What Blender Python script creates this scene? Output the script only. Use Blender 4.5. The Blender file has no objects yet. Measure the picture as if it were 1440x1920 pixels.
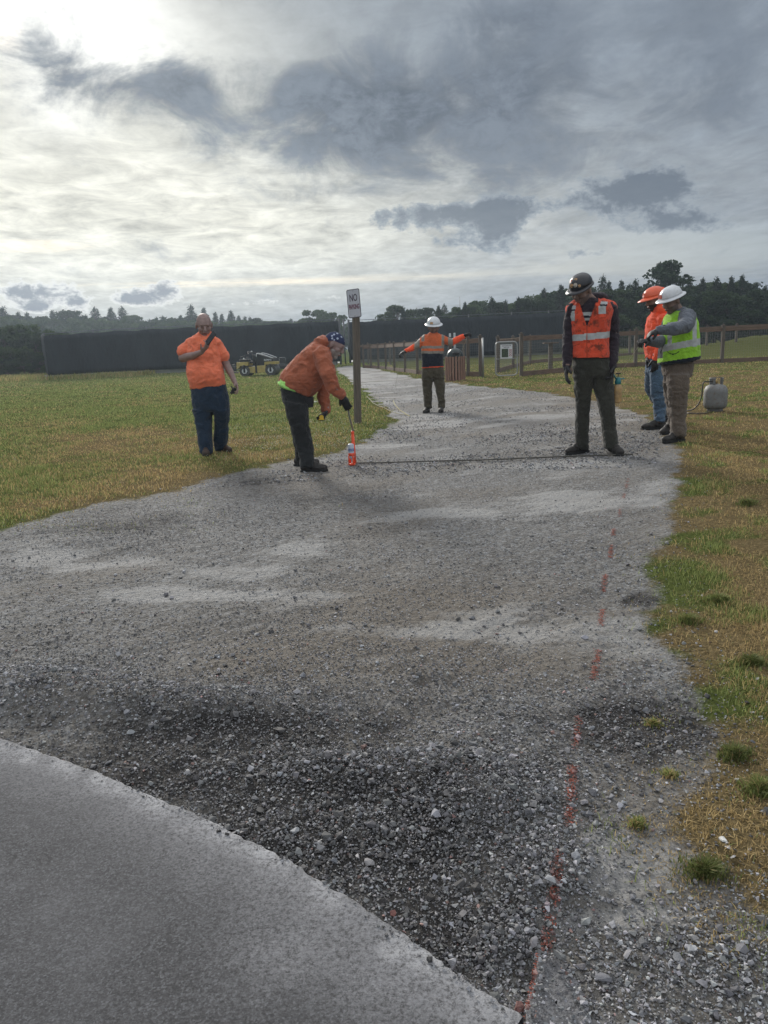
import bpy, math, random
import numpy as np
from mathutils import Vector, Matrix
random.seed(7)
RNG = np.random.default_rng(11)
S = bpy.context.scene
COL = S.collection
PI = math.pi
rad = math.radians

# ------------------------------------------------------------------ camera
HC = 1.30
F_PX = 1443.0
PITCH = math.atan((960 - 645) / F_PX)
ROLL = rad(2.2)
_f = Vector((0, math.cos(PITCH), -math.sin(PITCH)))
_u0 = Vector((0, math.sin(PITCH), math.cos(PITCH)))
_r0 = Vector((1, 0, 0))
CR = _r0 * math.cos(ROLL) - _u0 * math.sin(ROLL)
CU = _u0 * math.cos(ROLL) + _r0 * math.sin(ROLL)
CF = _f
CAM = Vector((0, 0, HC))
cd = bpy.data.cameras.new('camera'); cam = bpy.data.objects.new('camera', cd); COL.objects.link(cam)
cd.sensor_fit = 'VERTICAL'; cd.sensor_height = 36.0; cd.lens = 36.0 * F_PX / 1920.0
cd.clip_start = 0.05; cd.clip_end = 9000
cam.matrix_world = Matrix(((CR.x, CU.x, -CF.x, 0), (CR.y, CU.y, -CF.y, 0), (CR.z, CU.z, -CF.z, HC), (0, 0, 0, 1)))
S.camera = cam

def ray(px, py):
    return (CF * F_PX + CR * (px - 720) - CU * (py - 960))
def sstep(a, b, x):
    t = np.clip((x - a) / (b - a), 0, 1); return t * t * (3 - 2 * t)
def terr(x, y):                                     # the lie of the land (metres)
    return 0.10 * sstep(0.5, 3.0, x) * sstep(3.0, 7.0, y)
def G(px, py):                                      # where a sight line meets the ground
    d = ray(px, py); z = 0.0
    if d.z > -1e-6: return None
    for _ in range(12):
        t = (z - HC) / d.z; p = CAM + d * t; z = float(terr(p.x, p.y))
    return Vector((p.x, p.y, z))
def U(px, py, Y):                                   # the point of a sight line at depth Y
    d = ray(px, py); t = Y / d.y
    return CAM + d * t
def project(P):                                     # numpy Nx3 -> pixel coordinates
    R = P - np.array(CAM)
    c = R @ np.array(CR); u = R @ np.array(CU); f = R @ np.array(CF)
    f = np.where(f < 0.05, 0.05, f)
    return 720 + F_PX * c / f, 960 - F_PX * u / f

# ------------------------------------------------------------------ noise
def _h(ix, iy, iz, s):
    n = (ix * 374761393 + iy * 668265263 + iz * 2147483647 + s * 1274126177) & 0xffffffff
    n = ((n ^ (n >> 13)) * 1274126177) & 0xffffffff
    n = ((n ^ (n >> 16)) * 2246822519) & 0xffffffff
    return ((n ^ (n >> 13)) & 0xffffff) / float(0xffffff)
def vnoise(P, s=0):                                 # value noise -1..1, P Nx3
    P = np.asarray(P, dtype=np.float64)
    I = np.floor(P).astype(np.int64); f = P - I; f = f * f * f * (f * (f * 6 - 15) + 10)
    out = 0
    for dx in (0, 1):
        for dy in (0, 1):
            for dz in (0, 1):
                w = (f[:, 0] if dx else 1 - f[:, 0]) * (f[:, 1] if dy else 1 - f[:, 1]) * (f[:, 2] if dz else 1 - f[:, 2])
                out = out + w * _h(I[:, 0] + dx, I[:, 1] + dy, I[:, 2] + dz, s)
    return out * 2 - 1
def fbm(P, o=4, s=0):
    a = 1.0; t = 0; out = 0; P = np.asarray(P, float)
    for i in range(o):
        out = out + a * vnoise(P * (2.03 ** i) + i * 17.3, s + i); t += a; a *= 0.5
    return out / t
def n2(x, y, f, o=4, s=0):
    return fbm(np.stack([x * f, y * f, np.zeros_like(x)], -1), o, s)

# ------------------------------------------------------------------ objects
def tag(o, label=None, cat=None, group=None, kind=None):
    if label: o['label'] = label
    if cat: o['category'] = cat
    if group: o['group'] = group
    if kind: o['kind'] = kind
    return o
def wloc(o):
    v = Vector((0, 0, 0))
    while o is not None: v += o.location; o = o.parent
    return v
def empty(name, loc, label, cat, group=None):
    o = bpy.data.objects.new(name, None); COL.objects.link(o); o.location = loc; o.empty_display_size = .1
    return tag(o, label, cat, group)
def link(name, me, parent=None, loc=None):
    o = bpy.data.objects.new(name, me); COL.objects.link(o)
    if parent is not None: o.parent = parent
    if loc is not None: o.location = loc
    return o
def np_mesh(name, V, F, mats=(), mi=None, smooth=False, cols=None):
    """V Nx3; F MxK (all faces same size) or list of arrays"""
    me = bpy.data.meshes.new(name)
    V = np.asarray(V, dtype=np.float32)
    if isinstance(F, np.ndarray):
        k = F.shape[1]; m = F.shape[0]
        ls = np.arange(0, m * k, k, dtype=np.int32); lv = F.astype(np.int32).ravel()
    else:
        lens = np.array([len(f) for f in F], dtype=np.int32); m = len(F)
        ls = np.concatenate([[0], np.cumsum(lens)[:-1]]).astype(np.int32) if m else np.zeros(0, np.int32)
        lv = np.concatenate([np.asarray(f, dtype=np.int32) for f in F]) if m else np.zeros(0, np.int32)
    me.vertices.add(len(V)); me.vertices.foreach_set('co', V.ravel())
    me.loops.add(len(lv)); me.loops.foreach_set('vertex_index', lv)
    me.polygons.add(m); me.polygons.foreach_set('loop_start', ls)
    for mm in mats: me.materials.append(mm)
    if mi is not None: me.polygons.foreach_set('material_index', np.asarray(mi, dtype=np.int32))
    me.polygons.foreach_set('use_smooth', np.full(m, bool(smooth)))
    me.update(calc_edges=True)
    if cols is not None:
        for cn, c in cols.items():
            c = np.asarray(c, dtype=np.float32)
            if c.ndim == 1:
                a = me.attributes.new(cn, 'FLOAT', 'POINT'); a.data.foreach_set('value', c)
            else:
                a = me.attributes.new(cn, 'FLOAT_COLOR', 'POINT')
                if c.shape[1] == 3: c = np.concatenate([c, np.ones((len(c), 1), np.float32)], 1)
                a.data.foreach_set('color', c.ravel())
    return me

def frame(d):
    d = Vector(d).normalized()
    a = Vector((0, 0, 1)) if abs(d.z) < .9 else Vector((1, 0, 0))
    u = d.cross(a).normalized(); v = d.cross(u).normalized()
    return d, u, v
class MB:
    def __init__(s): s.v = []; s.f = []; s.m = []
    def add(s, vs, fs, m=0):
        b = len(s.v); s.v += [tuple(v) for v in vs]; s.f += [[i + b for i in f] for f in fs]; s.m += [m] * len(fs)
    def box(s, c, h, ax=None, m=0, bev=0.0):
        c = Vector(c); X, Y, Z = ax if ax else (Vector((1, 0, 0)), Vector((0, 1, 0)), Vector((0, 0, 1)))
        if bev <= 0:
            vs = [c + X * h[0] * a + Y * h[1] * b + Z * h[2] * d for a in (-1, 1) for b in (-1, 1) for d in (-1, 1)]
            s.add(vs, [[0, 1, 3, 2], [4, 6, 7, 5], [0, 4, 5, 1], [2, 3, 7, 6], [0, 2, 6, 4], [1, 5, 7, 3]], m); return
        b_ = min(bev, .45 * min(h)); rings = []
        for (z, k) in ((-h[2], b_), (-h[2] + b_, 0), (h[2] - b_, 0), (h[2], b_)):
            hx, hy = h[0] - k, h[1] - k; q = b_
            pts = [(hx, hy - q), (hx - q, hy), (-hx + q, hy), (-hx, hy - q), (-hx, -hy + q), (-hx + q, -hy), (hx - q, -hy), (hx, -hy + q)]
            rings.append([c + X * a + Y * b2 + Z * z for a, b2 in pts])
        s.rings(rings, m)
    def rings(s, rings, m=0, cap=True, closed=True):
        n = len(rings[0]); b = len(s.v)
        for r in rings: s.v += [tuple(p) for p in r]
        for i in range(len(rings) - 1):
            for j in range(n if closed else n - 1):
                k = (j + 1) % n
                s.f.append([b + i * n + j, b + i * n + k, b + (i + 1) * n + k, b + (i + 1) * n + j]); s.m.append(m)
        if cap:
            s.f.append([b + j for j in range(n)][::-1]); s.m.append(m)
            s.f.append([b + (len(rings) - 1) * n + j for j in range(n)]); s.m.append(m)
    def tube(s, pts, r, n=10, m=0, cap=True):
        pts = [Vector(p) for p in pts]
        rr = r if isinstance(r, (list, tuple)) else [r] * len(pts)
        rings = []; u = None
        for i, p in enumerate(pts):
            d = (pts[min(i + 1, len(pts) - 1)] - pts[max(i - 1, 0)]).normalized()
            if u is None: _, u, v = frame(d)
            else:
                u = (u - d * u.dot(d)).normalized(); v = d.cross(u)
            rings.append([p + (u * math.cos(2 * PI * k / n) + v * math.sin(2 * PI * k / n)) * rr[i] for k in range(n)])
        s.rings(rings, m, cap)
    def lathe(s, c, prof, n=24, ax=(0, 0, 1), m=0, cap=True, sx=1, sy=1):
        d, u, v = frame(ax); c = Vector(c)
        if abs(Vector(ax).normalized().z) > .99: u, v = Vector((1, 0, 0)), Vector((0, 1, 0)) * (1 if Vector(ax).z > 0 else -1)
        s.rings([[c + d * z + u * math.cos(2 * PI * k / n) * r * sx + v * math.sin(2 * PI * k / n) * r * sy for k in range(n)] for r, z in prof], m, cap)
    def capsule(s, p0, r0, p1, r1, n=14, m=0):
        p0, p1 = Vector(p0), Vector(p1); d = p1 - p0; L = d.length
        if L < 1e-5: return s.ell(p0, (r0, r0, r0), m=m)
        d, u, v = frame(d); prof = []
        for k in range(5): a = -PI / 2 + k * PI / 10; prof.append((max(r0 * math.cos(a), 1e-4), r0 * math.sin(a)))
        for k in range(0, 6): a = k * PI / 10; prof.append((max(r1 * math.cos(a), 1e-4), L + r1 * math.sin(a)))
        s.rings([[p0 + d * z + (u * math.cos(2 * PI * k / n) + v * math.sin(2 * PI * k / n)) * r for k in range(n)] for r, z in prof], m)
    def ell(s, c, r, ax=None, n=14, m=0):
        c = Vector(c); X, Y, Z = ax if ax else (Vector((1, 0, 0)), Vector((0, 1, 0)), Vector((0, 0, 1)))
        rings = []
        for i in range(9):
            a = -PI / 2 + PI * i / 8; cr = max(math.cos(a), 1e-3)
            rings.append([c + X * r[0] * cr * math.cos(2 * PI * k / n) + Y * r[1] * cr * math.sin(2 * PI * k / n) + Z * r[2] * math.sin(a) for k in range(n)])
        s.rings(rings, m)
    def mesh(s, name, mats, smooth=False, off=Vector((0, 0, 0))):
        V = np.array(s.v, dtype=np.float64).reshape(-1, 3) - np.array(off)
        return np_mesh(name, V, s.f, mats, s.m, smooth)
    def build(s, name, mats, parent=None, smooth=False, loc=None):
        if not isinstance(mats, (list, tuple)): mats = [mats]
        off = wloc(parent) if parent is not None else (Vector(loc) if loc is not None else Vector((0, 0, 0)))
        me = s.mesh(name, mats, smooth, off)
        if smooth == 'auto': me.set_sharp_from_angle(angle=rad(40))
        o = link(name, me, parent)
        if parent is None and loc is not None: o.location = loc
        return o

def evalmesh(me, mods):
    o = bpy.data.objects.new('tmp', me); COL.objects.link(o)
    for t, kw in mods:
        m = o.modifiers.new(t, t)
        for k, v in kw.items(): setattr(m, k, v)
    dg = bpy.context.evaluated_depsgraph_get(); dg.update()
    r = bpy.data.meshes.new_from_object(o.evaluated_get(dg)); bpy.data.objects.remove(o)
    return r
def remesh(mb, voxel=.008, sm=3):                   # union of overlapping solids -> one skin, numpy V, F
    me = mb.mesh('t', [])
    r = evalmesh(me, [('REMESH', dict(mode='VOXEL', voxel_size=voxel)), ('SMOOTH', dict(factor=.5, iterations=sm))])
    n = len(r.vertices); V = np.empty(n * 3, np.float32); r.vertices.foreach_get('co', V); V = V.reshape(-1, 3).astype(float)
    k = len(r.loops); L = np.empty(k, np.int32); r.loops.foreach_get('vertex_index', L)
    N = np.empty(n * 3, np.float32); r.vertices.foreach_get('normal', N); N = N.reshape(-1, 3).astype(float)
    Fq = L.reshape(-1, 4) if k == 4 * len(r.polygons) else [list(p.vertices) for p in r.polygons]
    return V, Fq, N

# ------------------------------------------------------------------ materials
def sc(r, g, b):                                    # sRGB 0-255 -> linear
    f = lambda c: (c / 255 / 12.92) if c <= 10.3 else ((c / 255 + .055) / 1.055) ** 2.4
    return (f(r), f(g), f(b), 1)
class NT:
    def __init__(s, nt): s.t = nt; s.n = nt.nodes; s.l = nt.links
    def new(s, typ, **kw):
        n = s.n.new(typ)
        for k, v in kw.items(): setattr(n, k, v)
        return n
    def put(s, sock, v):
        if isinstance(v, bpy.types.NodeSocket): s.l.new(v, sock)
        elif v is not None: sock.default_value = v
    def math(s, op, a, b=None, c=None, clamp=False):
        n = s.new('ShaderNodeMath', operation=op, use_clamp=clamp)
        s.put(n.inputs[0], a)
        if b is not None: s.put(n.inputs[1], b)
        if c is not None: s.put(n.inputs[2], c)
        return n.outputs[0]
    def noise(s, vec, scale, detail=4, rough=.5, dist=0, out=0):
        n = s.new('ShaderNodeTexNoise'); n.inputs['Scale'].default_value = scale; n.inputs['Detail'].default_value = detail
        n.inputs['Roughness'].default_value = rough; n.inputs['Distortion'].default_value = dist
        if vec is not None: s.l.new(vec, n.inputs['Vector'])
        return n.outputs[out]
    def mapping(s, vec, scale=(1, 1, 1), loc=(0, 0, 0), rot=(0, 0, 0)):
        n = s.new('ShaderNodeMapping'); n.inputs['Scale'].default_value = scale; n.inputs['Location'].default_value = loc; n.inputs['Rotation'].default_value = rot
        s.l.new(vec, n.inputs['Vector']); return n.outputs[0]
    def ramp(s, fac, a, b, smooth=True):           # map a..b to 0..1
        n = s.new('ShaderNodeMapRange'); n.interpolation_type = 'SMOOTHSTEP' if smooth else 'LINEAR'
        s.put(n.inputs[0], fac); n.inputs[1].default_value = a; n.inputs[2].default_value = b
        return n.outputs[0]
    def mix(s, fac, a, b, mode='MIX'):
        n = s.new('ShaderNodeMix', data_type='RGBA', blend_type=mode)
        s.put(n.inputs[0], fac); s.put(n.inputs[6], a); s.put(n.inputs[7], b)
        return n.outputs[2]
    def bump(s, h, strength=.5, dist=.01, normal=None):
        n = s.new('ShaderNodeBump'); n.inputs['Strength'].default_value = strength; n.inputs['Distance'].default_value = dist
        s.l.new(h, n.inputs['Height'])
        if normal is not None: s.l.new(normal, n.inputs['Normal'])
        return n.outputs[0]
    def attr(s, name, out='Color'):
        n = s.new('ShaderNodeAttribute', attribute_name=name); return n.outputs[out]
def newmat(name):
    m = bpy.data.materials.new(name); m.use_nodes = True; nt = NT(m.node_tree)
    b = m.node_tree.nodes['Principled BSDF']
    return m, nt, b
def mat(name, col, rough=.7, var=.15, nscale=12, bumps=0.0, bscale=60, metal=0.0, spec=.5, trans=0, stretch=(1, 1, 1), dirt=None, dirt_scale=4, dirt_amt=.5):
    m, nt, b = newmat(name)
    co = nt.new('ShaderNodeTexCoord').outputs['Object']
    if stretch != (1, 1, 1): co = nt.mapping(co, stretch)
    c = tuple(col)
    lo = tuple(x * (1 - var) for x in c[:3]) + (1,); hi = tuple(min(1, x * (1 + var)) for x in c[:3]) + (1,)
    n = nt.noise(co, nscale, 5, .6)
    colr = nt.mix(nt.ramp(n, .3, .7), lo, hi)
    if dirt is not None:
        d = nt.ramp(nt.noise(co, dirt_scale, 6, .65, .4), .48, .68)
        colr = nt.mix(nt.math('MULTIPLY', d, dirt_amt), colr, dirt)
    nt.l.new(colr, b.inputs['Base Color'])
    b.inputs['Roughness'].default_value = rough; b.inputs['Metallic'].default_value = metal
    b.inputs['Specular IOR Level'].default_value = spec
    if trans: b.inputs['Transmission Weight'].default_value = trans
    if bumps > 0: nt.l.new(nt.bump(nt.noise(co, bscale, 4, .6), 1.0, bumps), b.inputs['Normal'])
    return m
# ------------------------------------------------------------------ sky, sun, air
def azel(px, py):
    d = ray(px, py).normalized(); return math.atan2(d.x, d.y), math.asin(d.z)
SUN_AZ, SUN_EL = azel(110, -20); SUN_EL = max(SUN_EL, rad(22))
w = bpy.data.worlds.new('World'); S.world = w; w.use_nodes = True
nt = NT(w.node_tree); bg = w.node_tree.nodes['Background']
dirv = nt.new('ShaderNodeTexCoord').outputs['Generated']
sky = nt.new('ShaderNodeTexSky'); sky.sky_type = 'NISHITA'; sky.sun_disc = False
sky.sun_elevation = SUN_EL; sky.sun_rotation = SUN_AZ; sky.altitude = 50; sky.dust_density = 2.0
sx = nt.new('ShaderNodeSeparateXYZ'); nt.l.new(dirv, sx.inputs[0]); X, Y, Z = sx.outputs
az = nt.math('ARCTAN2', X, Y); el = nt.math('ARCSINE', Z)
# the cloud deck is a flat layer high above: its pattern narrows towards the horizon
den = nt.math('ADD', nt.math('MAXIMUM', Z, 0.0), 0.06)
cb = nt.new('ShaderNodeCombineXYZ'); nt.put(cb.inputs[0], nt.math('DIVIDE', X, den)); nt.put(cb.inputs[1], nt.math('DIVIDE', Y, den))
deck = cb.outputs[0]
ae = nt.new('ShaderNodeCombineXYZ'); nt.put(ae.inputs[0], az); nt.put(ae.inputs[1], el); aev = ae.outputs[0]
n_big = nt.noise(deck, .55, 8, .6, .5)
n_fine = nt.noise(nt.mapping(deck, (1.0, 2.4, 1), rot=(0, 0, .12)), 1.7, 9, .65, .8)
n_alto = nt.noise(nt.mapping(aev, (15, 62, 1), rot=(0, 0, -.05)), 1.0, 9, .66, .6)
n_alt2 = nt.noise(nt.mapping(deck, (5.5, 2.6, 1), rot=(0, 0, .5)), 1.0, 8, .62, .4)
n_puff = nt.noise(nt.mapping(aev, (9, 14, 1)), 1.0, 10, .62, .55)
n_puf2 = nt.noise(nt.mapping(aev, (34, 52, 1)), 1.0, 9, .68, .35)
n_puf3 = nt.noise(nt.mapping(aev, (70, 100, 1)), 1.0, 8, .68, .25)
def blob(px, py, rx, ry, wgt=1.0, wob=.9):
    a0, e0 = azel(px, py); a1, _ = azel(px + rx, py); _, e1 = azel(px, py - ry)
    ra, re = abs(a1 - a0), abs(e1 - e0)
    du = nt.math('DIVIDE', nt.math('SUBTRACT', az, a0), ra); dv = nt.math('DIVIDE', nt.math('SUBTRACT', el, e0), re)
    q = nt.math('ADD', nt.math('MULTIPLY', du, du), nt.math('MULTIPLY', dv, dv))
    g = nt.math('EXPONENT', nt.math('MULTIPLY', q, -0.7))
    return nt.math('MULTIPLY', g, wgt)
def total(bl):
    t = None
    for b in bl:
        g = blob(*b); t = g if t is None else nt.math('ADD', t, g)
    return t
# general brightness: veiled sun glow at upper left, greyer to the right
glow_big = total([(60, 60, 380, 260, .95), (280, 400, 600, 150, .85), (60, 500, 700, 100, .5)])
glow_core = total([(130, 20, 150, 100, 1.1), (200, 90, 200, 90, .45), (100, 200, 70, 60, .5), (300, 330, 220, 60, .12), (150, 500, 300, 30, .12)])
b0 = nt.math('ADD', nt.math('MULTIPLY', nt.math('MINIMUM', glow_big, 1.15), .9), nt.math('MULTIPLY', nt.math('SUBTRACT', n_big, .5), .30))
base = nt.mix(nt.ramp(b0, 0.0, 1.0, False), sc(132, 142, 154), sc(224, 222, 209))
base = nt.mix(nt.math('MINIMUM', glow_core, 1.0), base, (1.05, 1.05, 1.0, 1))
# ripples of altocumulus
rip = nt.math('MULTIPLY', nt.math('SUBTRACT', n_alto, .5), nt.math('ADD', nt.math('MULTIPLY', blob(330, 420, 620, 140), 1.5), .35))
rip = nt.math('ADD', rip, nt.math('MULTIPLY', nt.math('SUBTRACT', n_alt2, .5), .75))
base = nt.mix(1.0, base, nt.math('ADD', 1.0, rip), 'MULTIPLY')
# clear, bluish gaps near the horizon, right and far left: the Sky Texture shows through
gap = total([(1330, 470, 330, 55, .8), (60, 462, 140, 16, .5), (620, 525, 420, 9, .55), (10, 50, 40, 60, .5), (1130, 455, 160, 30, .3)])
gapm = nt.math('MULTIPLY', nt.ramp(nt.math('ADD', gap, nt.math('MULTIPLY', nt.math('SUBTRACT', n_fine, .5), .7)), .2, .8), .5)
skys = nt.mix(1.0, sky.outputs[0], (.10, .10, .10, 1), 'MULTIPLY')
skyc = nt.mix(.55, skys, sc(150, 163, 176))
base = nt.mix(gapm, base, skyc)
# dark cloud banks
dark = total([(500, 60, 160, 40, -.25), (800, 90, 70, 70, -.2), (1160, 60, 50, 100, -.2), (640, 205, 210, 75, .85), (560, 150, 160, 60, .25), (760, 180, 120, 110, .55), (1010, 170, 150, 130, .85), (930, 30, 110, 45, .6),
              (230, 165, 150, 50, .75), (60, 110, 100, 55, .65), (340, 160, 60, 50, .5), (640, 280, 150, 45, .5), (1340, 210, 190, 80, .45), (1200, 120, 120, 90, .15),
              (600, 366, 130, 16, .35), (960, 340, 120, 40, .4), (420, 60, 200, 60, .05), (150, 240, 90, 40, .35), (1430, 60, 200, 120, .35), (780, 330, 160, 40, .3)])
dm = nt.ramp(nt.math('ADD', dark, nt.math('ADD', nt.math('MULTIPLY', nt.math('SUBTRACT', n_puff, .5), 3.2), nt.math('MULTIPLY', nt.math('SUBTRACT', n_puf2, .5), .7))), .12, 1.20)
darkc = nt.mix(nt.ramp(nt.math('ADD', nt.math('MULTIPLY', n_puff, .6), nt.math('MULTIPLY', n_puf2, .4)), .38, .62), sc(70, 80, 95), sc(116, 126, 139))
base = nt.mix(nt.math('MULTIPLY', dm, .92), base, darkc)
# separate small cumulus with lit rims
def cumulus(bl, dark_c, rim_c, base, lo=.42, amt=.9):
    g = total(bl)
    here = nt.ramp(g, .03, .35)
    g = nt.math('ADD', g, nt.math('MULTIPLY', here, nt.math('ADD', nt.math('MULTIPLY', nt.math('SUBTRACT', n_puf2, .5), 2.2), nt.math('MULTIPLY', nt.math('SUBTRACT', n_puf3, .5), 1.0))))
    m1 = nt.ramp(g, lo - .12, lo + .24); m2 = nt.ramp(g, lo + .05, lo + .65)
    c = nt.mix(m2, rim_c, dark_c)
    return nt.mix(nt.math('MULTIPLY', m1, amt), base, c)
base = cumulus([(1170, 362, 110, 40, 1.0), (1240, 350, 60, 30, .8), (1290, 415, 100, 20, .95), (930, 430, 45, 38, .95), (860, 395, 110, 18, .85), (770, 415, 60, 20, .7), (850, 452, 40, 16, .55), (1090, 476, 40, 9, .6), (945, 400, 50, 30, .6)],
               sc(92, 103, 117), sc(146, 155, 164), base, .45, .85)
base = cumulus([(57, 548, 55, 22, 1.15), (62, 576, 40, 8, .9), (150, 565, 22, 20, .95), (292, 552, 50, 20, 1.15), (245, 562, 25, 8, .7), (470, 568, 50, 7, .45), (620, 560, 70, 7, .4)],
               sc(118, 124, 136), sc(232, 232, 228), base, .45, .9)
# overhead and behind the camera the deck is bright but even
up = nt.ramp(el, rad(24), rad(50))
base = nt.mix(up, base, (1.0, 1.02, 1.05, 1))
behind = nt.ramp(Y, .1, -.4)
base = nt.mix(nt.math('MULTIPLY', behind, .7), base, (.74, .79, .86, 1))
nt.l.new(base, bg.inputs[0]); bg.inputs[1].default_value = 1.0
w.cycles.sampling_method = 'MANUAL'; w.cycles.sample_map_resolution = 512

sd = bpy.data.lights.new('sun', 'SUN'); sd.energy = 3.1; sd.angle = rad(12); sd.color = (1, .95, .87)
so = bpy.data.objects.new('sun', sd); COL.objects.link(so)
sv = Vector((math.sin(SUN_AZ) * math.cos(SUN_EL), math.cos(SUN_AZ) * math.cos(SUN_EL), math.sin(SUN_EL)))
so.rotation_euler = (-sv).to_track_quat('-Z', 'Y').to_euler(); so.location = sv * 300

S.view_settings.view_transform = 'Standard'; S.view_settings.look = 'None'; S.view_settings.gamma = 1; S.view_settings.exposure = 0.10
HAZE = 0.0007
hz = MB(); hz.box((0, 0, 12), (262, 262, 14.5))
m, nt, b = newmat('haze_air'); m.node_tree.nodes.remove(b)
v = nt.new('ShaderNodeVolumePrincipled'); v.inputs['Density'].default_value = HAZE; v.inputs['Color'].default_value = (.72, .86, 1, 1); v.inputs['Anisotropy'].default_value = .55
nt.l.new(v.outputs[0], m.node_tree.nodes['Material Output'].inputs['Volume'])
ho = hz.build('haze', m); tag(ho, kind='stuff', label='thin pale summer haze over the whole field', cat='haze')
S.cycles.volume_bounces = 0; S.cycles.max_bounces = 6; S.cycles.transparent_max_bounces = 12
# ------------------------------------------------------------------ ground masks
def gpoly(pxs, extra=()):
    P = [G(a, b) for a, b in pxs]
    return np.array([(p.x, p.y) for p in P] + list(extra))
def sdist(x, y, poly):                               # >0 inside
    x = np.asarray(x, float); y = np.asarray(y, float)
    inside = np.zeros(x.shape, bool); dmin = np.full(x.shape, 1e9)
    n = len(poly)
    for i in range(n):
        ax, ay = poly[i]; bx, by = poly[(i + 1) % n]
        dx, dy = bx - ax, by - ay
        t = np.clip(((x - ax) * dx + (y - ay) * dy) / (dx * dx + dy * dy + 1e-12), 0, 1)
        dmin = np.minimum(dmin, np.hypot(x - ax - t * dx, y - ay - t * dy))
        c = ((ay > y) != (by > y)) & (x < (bx - ax) * (y - ay) / ((by - ay) if abs(by - ay) > 1e-12 else 1e-12) + ax)
        inside ^= c
    return np.where(inside, dmin, -dmin)
PATH = gpoly([(-500, 1180), (-200, 1060), (0, 1002), (150, 958), (250, 938), (330, 924), (450, 890), (560, 865), (640, 852), (700, 825), (738, 800), (750, 784),
              (735, 765), (712, 748), (690, 732), (668, 718), (650, 705), (636, 697), (632, 689), (655, 686), (700, 691), (745, 702), (800, 714), (880, 724), (960, 731), (1060, 744),
              (1120, 755), (1190, 775), (1232, 805), (1243, 830), (1262, 880), (1247, 930), (1222, 1000), (1190, 1060), (1203, 1110), (1220, 1132), (1178, 1150),
              (1190, 1185), (1235, 1230), (1255, 1290), (1277, 1340), (1286, 1400), (1266, 1460), (1215, 1500), (1190, 1560), (1270, 1610), (1340, 1680), (1400, 1745), (1470, 1810), (1600, 1920)],
             [(2.5, .8), (3, -3), (-8, -3), (-9, 1.5)])
def Gz(px, py, z):
    d = ray(px, py); t = (z - HC) / d.z; return CAM + d * t
SLAB = [Gz(p[0], p[1], .021) for p in [(-700, 1210), (-250, 1310), (0, 1383), (180, 1447), (380, 1532), (540, 1611), (720, 1727), (870, 1832), (982, 1903)]]
SLABP = np.array([(p.x, p.y) for p in SLAB] + [(SLAB[-1].x + .05, .6), (.5, -3), (-9, -3)])
CRACK = [G(1010, 1795), G(1000, 1850), G(986, 1905), G(984, 1990)]
SLAB2 = np.array([(G(a, b).x, G(a, b).y) for a, b in [(1010, 1797), (1035, 1800), (1060, 1812), (1085, 1850), (1110, 1920), (1120, 2050), (984, 2050), (986, 1905), (1000, 1850)]])
def blobsum(u, v, bl):
    t = np.zeros_like(u)
    for a, b, rx, ry, wt in bl: t += wt * np.exp(-.7 * (((u - a) / rx) ** 2 + ((v - b) / ry) ** 2))
    return t
# regions read off the photograph: where soil is dark and damp, where pale dusty stone and painted far sheen lie, where stones are heaped
DARK = [(300, 1420, 300, 60, .9), (620, 1600, 260, 80, .9), (820, 1760, 170, 90, 1.0), (700, 1500, 220, 90, .5), (1180, 1360, 110, 60, .8), (1200, 1125, 35, 18, 1.2), (800, 1320, 260, 70, .3),
        (560, 925, 120, 22, .6), (200, 1000, 200, 22, .5), (400, 960, 160, 16, .5), (1010, 1450, 60, 25, .5), (1290, 1370, 40, 30, .6), (640, 890, 70, 12, .5), (300, 1250, 350, 60, .3)]
DUST_GLARE = [(740, 1005, 110, 16, 1.5), (600, 1030, 90, 10, 1.2), (480, 1075, 90, 10, 1.0), (330, 1110, 110, 10, .9), (150, 1050, 110, 12, 1.0), (860, 965, 130, 12, .8), (1080, 955, 60, 10, 1.0), (960, 1190, 90, 40, .6), (560, 1180, 110, 16, .5), (720, 1010, 60, 22, .4), (640, 1040, 120, 12, .5), (1060, 930, 110, 16, .7), (780, 700, 110, 10, .9), (720, 745, 90, 14, .5), (800, 790, 110, 16, .8), (1000, 790, 160, 22, .5), (700, 835, 160, 14, .5), (200, 1040, 130, 16, .6),
        (440, 1115, 220, 14, .45), (810, 905, 60, 30, .5), (1000, 870, 200, 12, .5), (1120, 1210, 90, 60, .45), (900, 1220, 160, 40, .35), (1130, 1720, 120, 16, .7), (1190, 1640, 90, 50, .5), (1200, 1220, 60, 60, .5), (690, 712, 40, 12, .9), (1230, 960, 40, 60, .4), (950, 720, 90, 8, .5), (1100, 1560, 70, 50, .4)]
BROWN = [(920, 1210, 230, 70, 1.0), (760, 1130, 200, 30, .6), (520, 1240, 130, 40, .6), (700, 1420, 150, 50, .5), (1200, 770, 90, 25, .9), (1180, 1380, 100, 60, .6), (1050, 745, 120, 14, .4), (640, 1200, 200, 60, .4)]
HEAP = [(100, 1300, 170, 30, 1.25), (330, 1335, 130, 22, 1.0), (700, 1450, 170, 30, .8), (900, 1520, 120, 60, .95), (850, 1480, 130, 40, .5), (600, 1560, 180, 40, .35), (1010, 1640, 70, 50, .5), (1350, 1800, 160, 60, .22),
        (960, 1760, 60, 40, .5), (1050, 1650, 60, 50, .4), (700, 935, 60, 9, .2), (350, 975, 160, 14, .45), (150, 1010, 120, 16, .5), (560, 930, 120, 14, .35), (470, 1330, 110, 30, .4)]
DRYL = [(330, 840, 260, 30, .75), (380, 905, 130, 18, .9), (700, 840, 60, 14, .3), (40, 950, 160, 25, .7), (250, 820, 160, 16, .4), (150, 890, 200, 25, .3), (560, 850, 70, 12, .5), (720, 760, 30, 18, .3)]
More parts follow.
